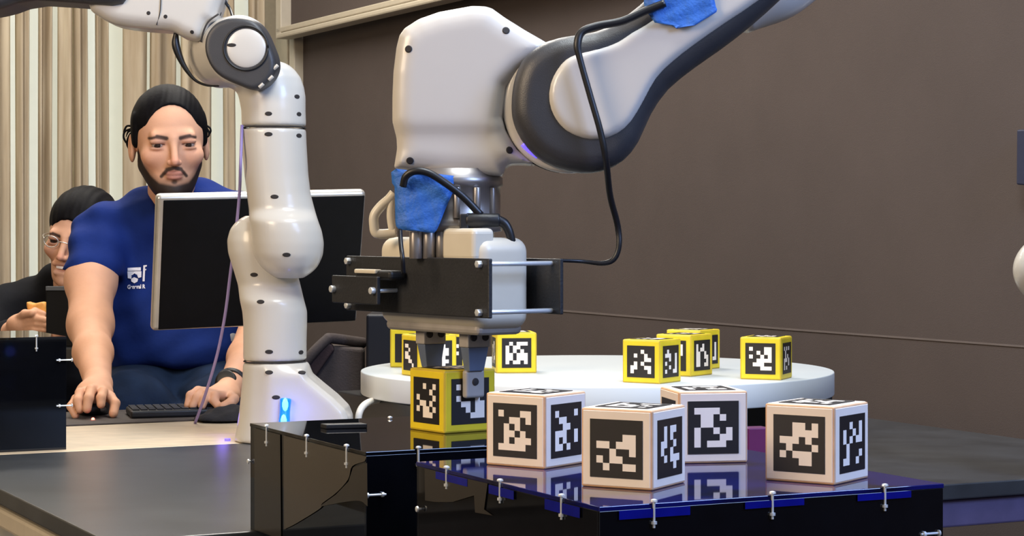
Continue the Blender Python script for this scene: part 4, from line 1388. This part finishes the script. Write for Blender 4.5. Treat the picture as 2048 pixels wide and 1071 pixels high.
loA, hiA = bb([P(110, 860, 3.85), P(110, 860, 4.45), P(250, 430, 3.9), P(250, 430, 4.45)], .01); loA[1] = 3.82; hiA[1] = 4.52
loB, hiB = bb([P(355, 835, 3.9), P(355, 835, 4.4), P(580, 560, 3.9), P(580, 560, 4.4)], .01); loB[1] = 3.86; hiB[1] = 4.45
loN, hiN = bb([P(200, 500, 4.4), P(490, 280, 4.4)], .01); loN[1] = 4.28; hiN[1] = 4.58
skin1, tow1, Rn1, o1 = person_head(man, tuple(g1o), math.radians(15), math.radians(6), math.radians(-2), False, True, 1.0,
                                   [arm_r, arm_l, neck1], [(loA, hiA, .0026), (loB, hiB, .0028), (loN, hiN, .004)])


def in_head(f, Rn, o, scale=1.0):
    def k(g):
        x, y, z = g[0] - o[0], g[1] - o[1], g[2] - o[2]
        l = (Rn[0][0] * x + Rn[1][0] * y + Rn[2][0] * z, Rn[0][1] * x + Rn[1][1] * y + Rn[2][1] * z, Rn[0][2] * x + Rn[1][2] * y + Rn[2][2] * z)
        return f((l[0] / scale, l[1] / scale, l[2] / scale))
    return k


def hair1(g):
    d = sd_ell(g, (0, .022, .034), (.0775, .098, .0845))
    d = smin(d, sd_ell(g, (0, .10, .01), (.03, .025, .03)), .02)
    for s in (-1, 1):
        d = smin(d, sd_ell(g, (s * .069, -.004, .010), (.009, .018, .046)), .012)
    x, y, z = g
    d = smax(d, -sd_ell(g, (0, -.115, .008), (.0665, .105, .0850)), .006)
    cut = -(z + .020 + 0.35 * np.maximum(y, -.02) * -1) + 0 * x
    d = smax(d, -(z + .012 - np.minimum(y, .05) * -.2) + 0 * x, .012)
    return d + 0.00025 * np.sin(x * 520 + 6 * np.sin(z * 30)) * np.clip((z - .02) * 20, 0, 1)


def boxhead(o, r=.14): return np.array(o) - r, np.array(o) + r


sdf_obj('hair', in_head(hair1, Rn1, o1), *boxhead(o1), .0022, man, M_HAIR)
cl_ = [[(262, 258), (251, 262), (247, 272), (251, 283), (257, 290)], [(264, 252), (254, 252), (249, 260), (247, 268)], [(262, 266), (256, 276), (254, 288), (258, 300)],
       [(412, 255), (417, 262), (418, 270), (414, 276)], [(411, 250), (420, 256), (421, 264), (416, 270)], [(262, 260), (256, 264), (252, 274)]]
hv = []
for c in cl_:
    tube('hair_lock', [P(u, v, 4.37) for u, v in c], [.003] + [.0022] * (len(c) - 2) + [.0008], man, M_HAIR, 6)

# shirt
def shirt1(g):
    d = sd_ell(g, P(352, 560, 4.53), (.176, .115, .19))
    d = smin(d, sd_ell(g, P(352, 690, 4.50), (.158, .125, .11)), .08)
    d = smin(d, sd_cap(g, P(222, 462, 4.47), P(478, 438, 4.50), .058, .062), .06)
    d = smin(d, sd_cap(g, P(300, 420, 4.46), P(395, 402, 4.47), .042, .045), .06)
    # sleeves
    s1 = sd_cap(g, P(206, 470, 4.46), P(182, 548, 4.39), .066, .0585)
    hem = (g[2] - (CZ - (545 - HV) / F * 4.39)) * .98 + (g[0] - P(182, 548, 4.39).x) * .12
    s1 = smax(s1, -hem, .004)
    d = smin(d, s1, .02)
    s2 = sd_cap(g, P(490, 450, 4.48), P(540, 560, 4.42), .064, .060)
    d = smin(d, s2, .02)
    # neckline opening and hem
    d = smax(d, -sd_cap(g, P(341, 340, 4.38), P(343, 388, 4.40), .054, .048), .006)
    low = (CZ - (752 - HV) / F * 4.45) - g[2] + 0 * g[0] + 0.02 * np.cos((g[0] - P(352, 0, 4.5).x) * 9)
    d = smax(d, low, .02)
    d = d + .0040 * np.sin(g[2] * 48 + g[0] * 34 + 2 * np.sin(g[0] * 14)) * np.sin(g[0] * 26 - g[2] * 15 + 1) + .0022 * np.sin(g[2] * 95 + g[1] * 40 - g[0] * 32 + 2 * np.sin(g[0] * 22))
    return d


loS, hiS = bb([P(120, 780, 4.5), P(600, 340, 4.5)], .02); loS[1] = 4.28; hiS[1] = 4.72
shirt = sdf_obj('shirt', shirt1, loS, hiS, .0042, man, M_SHIRT)


def jeans1(g):
    d = sd_ell(g, P(352, 770, 4.52), (.165, .13, .075))
    d = smin(d, sd_cap(g, P(285, 790, 4.50), P(262, 830, 4.27), .085, .080), .04)
    d = smin(d, sd_cap(g, P(430, 790, 4.50), P(450, 830, 4.27), .085, .080), .04)
    d = smin(d, sd_cap(g, P(262, 830, 4.27), P(262, 1250, 4.30), .078, .06), .04)
    d = smin(d, sd_cap(g, P(450, 830, 4.27), P(450, 1250, 4.30), .078, .06), .04)
    return d + .003 * np.sin(g[0] * 60 + g[2] * 30) * np.sin(g[2] * 50 + g[1] * 40)


loJ, hiJ = bb([P(180, 1300, 4.4), P(540, 690, 4.4)], .02); loJ[1] = 4.15; hiJ[1] = 4.7
sdf_obj('jeans', jeans1, loJ, hiJ, .006, man, M_JEANS)
# stool under him
st = thing('stool', 'dark padded stool under the man in the blue shirt', 'stool', Vector((P(352, 0, 4.55).x, 4.56, 0)))
sc_ = Vector((P(352, 0, 4.55).x, 4.56, 0))
tube('seat', [sc_ + Vector((0, 0, .585)), sc_ + Vector((0, 0, .64))], .16, st, M_CHAIR, 32, smooth_path=False)
for a in (45, 135, 225, 315):
    r_ = Vector((math.cos(math.radians(a)), math.sin(math.radians(a)), 0))
    cyl('leg', sc_ + r_ * .11 + Vector((0, 0, .59)), sc_ + r_ * .17, .012, st, M_BLACK, 12)

# printed crest, lettering bar and caption on the shirt
def decal(name, polys, parent, m, lift=.0022):
    vs, fs = [], []
    for poly in polys:
        idx_ = []
        for (u, v) in poly:
            loc, nn = hit(shirt, u, v)
            if loc is None: loc = P(u, v, 4.35)
            idx_.append(len(vs)); vs.append(loc + Vector((0, -lift, 0)))
        fs.append(tuple(idx_))
    return pymesh(name, vs, fs, parent, m)


def D(x, y): return (235 + x / 11.9, 510 + y / 11.9)
crest = decal('crest', [[D(*p) for p in ((245, 300), (560, 285), (560, 365), (245, 372))], [D(*p) for p in ((240, 385), (410, 380), (410, 430), (345, 480), (330, 560), (250, 545))],
                        [D(*p) for p in ((410, 380), (575, 378), (572, 520), (500, 540), (470, 470), (410, 430))],
                        [D(*p) for p in ((330, 560), (400, 520), (495, 560), (480, 625), (405, 665), (330, 620))]], shirt, M_LOGO)
decal('crest_mark', [[D(*p) for p in ((335, 475), (365, 465), (385, 500), (355, 515))], [D(*p) for p in ((430, 465), (470, 455), (480, 490), (440, 500))],
                     [D(*p) for p in ((330, 300), (500, 292), (500, 312), (330, 320))]], shirt, M_SHIRT, .0034)
decal('print_letter', [[D(*p) for p in ((620, 240), (665, 235), (650, 620), (600, 620))], [D(*p) for p in ((660, 236), (705, 232), (700, 268), (660, 275))],
                       [D(*p) for p in ((660, 330), (690, 325), (688, 352), (658, 360))]], shirt, M_LOGO)
bl, bn_ = hit(shirt, 466, 674)
if bl: cyl('badge', bl + Vector((0, .004, 0)), bl + Vector((0, -.004, 0)), .009, shirt, mat('grey_badge', srgb(140, 142, 150), .4), 20)
# small caption under the crest
tcv = bpy.data.curves.new('caption', 'FONT'); tcv.body = 'General R'; tcv.size = .0115; tcv.space_character = 0.95; tcv.offset = 0.0004
tob = bpy.data.objects.new('caption_tmp', tcv); COL.objects.link(tob)
bpy.context.view_layer.update()
tme = bpy.data.meshes.new_from_object(tob.evaluated_get(bpy.context.evaluated_depsgraph_get()))
bpy.data.objects.remove(tob)
ps_ = []
loc0, _ = hit(shirt, 255, 578)
for vtx in tme.vertices:
    uu = 255 + vtx.co.x * F / 4.38 * .82; vv = 577 - vtx.co.y * F / 4.38 - vtx.co.x * 25
    l_, _ = hit(shirt, uu, vv)
    vtx.co = (l_ if l_ else P(uu, vv, 4.36)) + Vector((0, -.0022, 0))
cap = link_mesh('print_caption', tme, shirt, M_LOGO)

# wrist watch
wt = thing('wrist_watch', 'black wrist watch worn by the man in blue beside the keyboard', 'watch', P(466, 764, 4.05))
ax_ = (P(452, 785, 4.02) - P(466, 765, 4.08)).normalized()
wc = P(463, 766, 4.072)
sd_ = Vector((0, 0, 1)).cross(ax_).normalized(); up_ = ax_.cross(sd_)
tube('strap', [wc + (sd_ * math.cos(a) + up_ * math.sin(a)) * .0285 for a in np.linspace(0, 2 * math.pi, 32)], .0035, wt, M_BLACK, 8, 1, False)
tube('strap', [wc + ax_ * .006 + (sd_ * math.cos(a) + up_ * math.sin(a)) * .0282 for a in np.linspace(0, 2 * math.pi, 32)], .0035, wt, M_BLACK, 8, 1, False)
cyl('watch_case', wc + Vector((-.004, -.024, .006)), wc + Vector((-.006, -.036, .010)), .019, wt, M_BLACK, 28, None, .002)

# mouse, mat, keyboard, cloth
mouse = thing('computer_mouse', 'dark computer mouse with a red light under the hand of the man in blue', 'mouse', on_plane(188, 836, CZ - TZ))
mc = on_plane(188, 830, CZ - TZ) + Vector((0, 0, .014))
def mousef(g):
    d = sd_ell(g, mc, (.030, .050, .024))
    return smax(d, (TZ + .003) - g[2] + 0 * g[0], .004)
sdf_obj('shell', mousef, *bb([mc], .06), .002, mouse, M_BLACK)
sdf_obj('thumb_strip', lambda g: sd_cap(g, mc + Vector((-.026, -.034, .0)), mc + Vector((.026, -.034, .0)), .0045), *bb([mc + Vector((-.026, -.034, 0)), mc + Vector((.026, -.034, 0))], .008), .0015, mouse, mat('grey_plastic', srgb(110, 114, 124), .4))
rl = on_plane(186, 842, CZ - TZ) + Vector((0, 0, .004))
sdf_obj('red_light', lambda g: sd_ell(g, rl, (.0032, .003, .0032)), *bb([rl], .006), .0008, mouse, M_RED)
ma = abbox('desk_mat', 3.715, 3.975, 0.72, 1.272, TZ, TZ + .003, None, M_MAT, .001)
tag(ma, 'dark desk mat under the mouse and keyboard on the oak desk', 'desk mat')
kb_c = on_plane(330, 838, CZ - TZ)
kbd = thing('keyboard', 'dark blue-black keyboard on the desk mat between the two hands', 'keyboard', kb_c)
k0 = on_plane(262, 840, CZ - TZ); k0.z = TZ + .0031
kx = Vector((.165, .055, 0)); ky = Vector((-.03, .11, 0))
obox('case', k0, kx, ky, Vector((0, 0, .014)), kbd, M_BLACK, .004, 3)
for r in range(4):
    for c in range(11):
        p0 = k0 + kx * ((c + .25) / 11.4) + ky * ((r + .25) / 4.4) + Vector((0, 0, .0138))
        obox('key', p0, kx * (.8 / 11.4), ky * (.78 / 4.4), Vector((0, 0, .003)), kbd, M_BLACK, 0)
cl0 = on_plane(442, 845, CZ - TZ)
def clothf(g):
    d = sd_ell(g, cl0 + Vector((0, .03, .003)), (.052, .05, .016))
    d = smin(d, sd_ell(g, cl0 + Vector((.02, .06, .006)), (.05, .04, .020)), .02)
    d = d + .0025 * np.sin(g[0] * 130 + g[2] * 40) * np.sin(g[1] * 90)
    return smax(d, (TZ + .0035) - g[2] + 0 * g[0], .003)
tag(sdf_obj('crumpled_cloth', clothf, *bb([cl0], .12), .0025, None, M_CLOTH), 'crumpled black cloth on the desk beside the left robot', 'cloth')

# ---- man in black, laughing, holding food
man2 = thing('person', 'laughing man with glasses and black hair in a black shirt, holding food', 'person', P(120, 700, 5.4))
g2o = P(160, 474, 5.25)
HN = P(55, 640, 5.0)


def hand2(g):
    d = sd_ell(g, P(48, 645, 5.0), (.040, .022, .020))
    d = smin(d, sd_cap(g, P(20, 668, 5.06), P(45, 650, 5.0), .030, .024), .02)
    fing = [([(48, 632, 4.985), (70, 622, 4.97), (86, 628, 4.965)], .0095), ([(52, 642, 4.98), (74, 637, 4.96), (90, 640, 4.955)], .0098), ([(52, 650, 4.98), (74, 648, 4.96), (91, 650, 4.955)], .0096),
            ([(50, 658, 4.985), (70, 659, 4.96), (88, 660, 4.955)], .009), ([(38, 636, 4.99), (50, 627, 4.97), (64, 626, 4.955)], .0105)]
    for pts, r in fing:
        f = None
        for i in range(2):
            s_ = sd_cap(g, P(*pts[i]), P(*pts[i + 1]), r * (1.05 - .08 * i), r * (0.97 - .1 * i))
            f = s_ if f is None else smin(f, s_, .004)
        d = smin(d, f, .003)
    return d


def neck2(g): return sd_cap(g, g2o + Vector((-.005, .02, -.05)), P(150, 580, 5.35), .052, .06)


loh, hih = bb([P(-5, 690, 5.0), P(100, 610, 5.0)], .015); loh[1] = 4.92; hih[1] = 5.12
ln, hn = bb([P(90, 640, 5.3), P(220, 480, 5.3)], .01); ln[1] = 5.15; hn[1] = 5.45
skin2, tow2, Rn2, o2 = person_head(man2, tuple(g2o), math.radians(-14), math.radians(8), math.radians(8), True, False, 1.03, [hand2, neck2], [(loh, hih, .0028), (ln, hn, .005)])


def hair2(g):
    d = sd_ell(g, (0, .022, .040), (.0805, .100, .0835))
    x, y, z = g
    d = smax(d, -sd_ell(g, (0, -.125, -.020), (.070, .105, .0830)), .005)
    d = smax(d, -(z + .004 + 0 * y) + 0 * x, .012)
    return d + .0006 * np.sin(x * 330 + z * 30)


sdf_obj('hair', in_head(hair2, Rn2, o2, 1.03), *boxhead(o2, .15), .0026, man2, M_HAIR)
gl = thing('eyeglasses', 'thin-rimmed glasses on the face of the laughing man in black', 'glasses', tow2((0, -.1, 0)))
for s in (-1, 1):
    tube('rim', [tow2((s * .032 + math.cos(a) * .0185, -.096 + .006 * abs(math.cos(a)), -.001 + math.sin(a) * .0135)) for a in np.linspace(0, 2 * math.pi, 28)], .0013, gl, M_SILVER, 6, 1, False)
    tube('temple', [tow2((s * .0505, -.091, .004)), tow2((s * .070, -.055, .004)), tow2((s * .078, .005, .0))], .0013, gl, M_SILVER, 6)
tube('bridge', [tow2((-.0135, -.0955, .0)), tow2((0, -.101, .003)), tow2((.0135, -.0955, .0))], .0012, gl, M_SILVER, 6)
sdf_obj('teeth', in_head(lambda g: sd_box(g, (0, -.0795, -.0625), (.0185, .005, .0042), .002), Rn2, o2, 1.03), *bb([tow2((0, -.08, -.0625))], .03), .0015, skin2, M_CELL)


def shirt2(g):
    d = sd_ell(g, P(120, 700, 5.42), (.20, .12, .19))
    d = smin(d, sd_cap(g, P(25, 612, 5.40), P(205, 600, 5.42), .060, .066), .05)
    d = smin(d, sd_cap(g, P(118, 565, 5.36), P(160, 560, 5.38), .052, .052), .05)
    d = smin(d, sd_cap(g, P(10, 625, 5.38), P(-40, 690, 5.25), .056, .048), .03)
    d = smin(d, sd_cap(g, P(-40, 690, 5.25), P(16, 668, 5.07), .048, .036), .03)
    d = smax(d, -sd_cap(g, P(146, 520, 5.28), P(140, 550, 5.24), .045, .03), .006)
    return d + .003 * np.sin(g[2] * 55 + g[0] * 40) * np.sin(g[0] * 45 - g[2] * 30)


ls, hs = bb([P(-110, 860, 5.3), P(300, 480, 5.3)], .01); ls[1] = 5.0; hs[1] = 5.58
sdf_obj('shirt', shirt2, ls, hs, .005, man2, M_BSHIRT)
food = [(55, 604), (70, 606), (92, 604), (96, 630), (92, 641), (74, 640), (62, 632)]
tag(sdf_obj('bread_roll', lambda g: sd_poly(g, food, 4.985, .016, .006, 3), *bb([P(48, 650, 4.96), P(104, 598, 5.01)], .004), .0016, None, M_FOOD),
    'orange-brown bread held in the hand of the man in black', 'food')
# dark laptop screen and the desk he sits at
d2 = thing('side_desk', 'dark desk in front of the man in the black shirt', 'desk', Vector((P(60, 0, 5.0).x, 5.0, 0)))
c2 = Vector((P(60, 0, 5.0).x, 5.0, 0))
obox('tabletop', c2 + Vector((-.5, -.20, .80)), Vector((.78, 0, 0)), Vector((0, .18, 0)), Vector((0, 0, .03)), d2, M_BLACK, .003)
for (i, j) in ((-.47, -.17), (.24, -.17), (-.47, -.08), (.24, -.08)):
    obox('leg', c2 + Vector((i, j, 0)), Vector((.04, 0, 0)), Vector((0, .04, 0)), Vector((0, 0, .80)), d2, M_BLACK)
lp = thing('dark_screen', 'small dark screen standing between the man in black and the arm in blue sleeve', 'screen', P(118, 668, 4.84))
s0 = P(92, 572, 4.86)
obox('panel', Vector((s0.x, 4.86, .83)), Vector((.12, 0, 0)), Vector((0, .012, 0)), Vector((0, 0, s0.z - .83)), lp, M_SCREEN, .002)
obox('top_edge', Vector((s0.x, 4.856, s0.z - .010)), Vector((.12, 0, 0)), Vector((0, .003, 0)), Vector((0, 0, .010)), lp, mat('grey_rim', srgb(74, 78, 84), .5), .001)
# ------------------------------------------------------------------ armchair and black cabinet behind
ch = thing('armchair', 'brown armchair with a rounded rail behind the round white disc', 'chair', Vector((P(690, 0, 5.0).x, 5.1, 0)))
tube('top_rail', [P(600, 738, 4.95), P(625, 706, 4.95), P(652, 680, 4.96), P(662, 676, 4.97), P(700, 681, 5.02), P(728, 685, 5.05)], .0125, ch, M_CHAIR, 14)
prism('backrest', [(602, 752), (628, 716), (656, 690), (726, 697), (728, 1100), (602, 1100)], 4.98, 5.05, ch, M_CHAIR, .008)
prism('side_panel', [(602, 730), (652, 683), (664, 690), (668, 700), (634, 748), (608, 800), (600, 820)], 4.955, 4.985, ch, M_CHAIRDK, .004)
obox('seat', P(604, 1000, 4.99), Vector((.16, 0, 0)), Vector((0, .35, 0)), Vector((0, 0, .1)), ch, M_CHAIR, .02, 3)
for (u, y) in ((612, 5.02), (720, 5.02), (612, 5.3), (720, 5.3)):
    x_ = P(u, 0, 5.0).x
    cyl('leg', Vector((x_, y, 0)), Vector((x_, y, .48)), .015, ch, M_BLACK, 12)
cab = thing('loudspeaker', 'tall black cabinet standing behind the left end of the round white disc', 'cabinet', Vector((P(768, 0, 4.9).x, 5.0, 0)))
x0 = P(732, 0, 4.9).x; x1 = P(806, 0, 4.9).x
cab.name = 'black_cabinet'
obox('body', Vector((x0, 4.9, 0.02)), Vector((x1 - x0, .0, 0)), Vector((.0, .25, 0)), Vector((0, 0, P(0, 628, 4.9).z - .02)), cab, mat('cabinet_black', srgb(12, 13, 22), .5), .006, 3)
obox('plinth', Vector((x0 + .01, 4.91, 0)), Vector((x1 - x0 - .02, 0, 0)), Vector((0, .22, 0)), Vector((0, 0, .03)), cab, M_BLACK, .002)
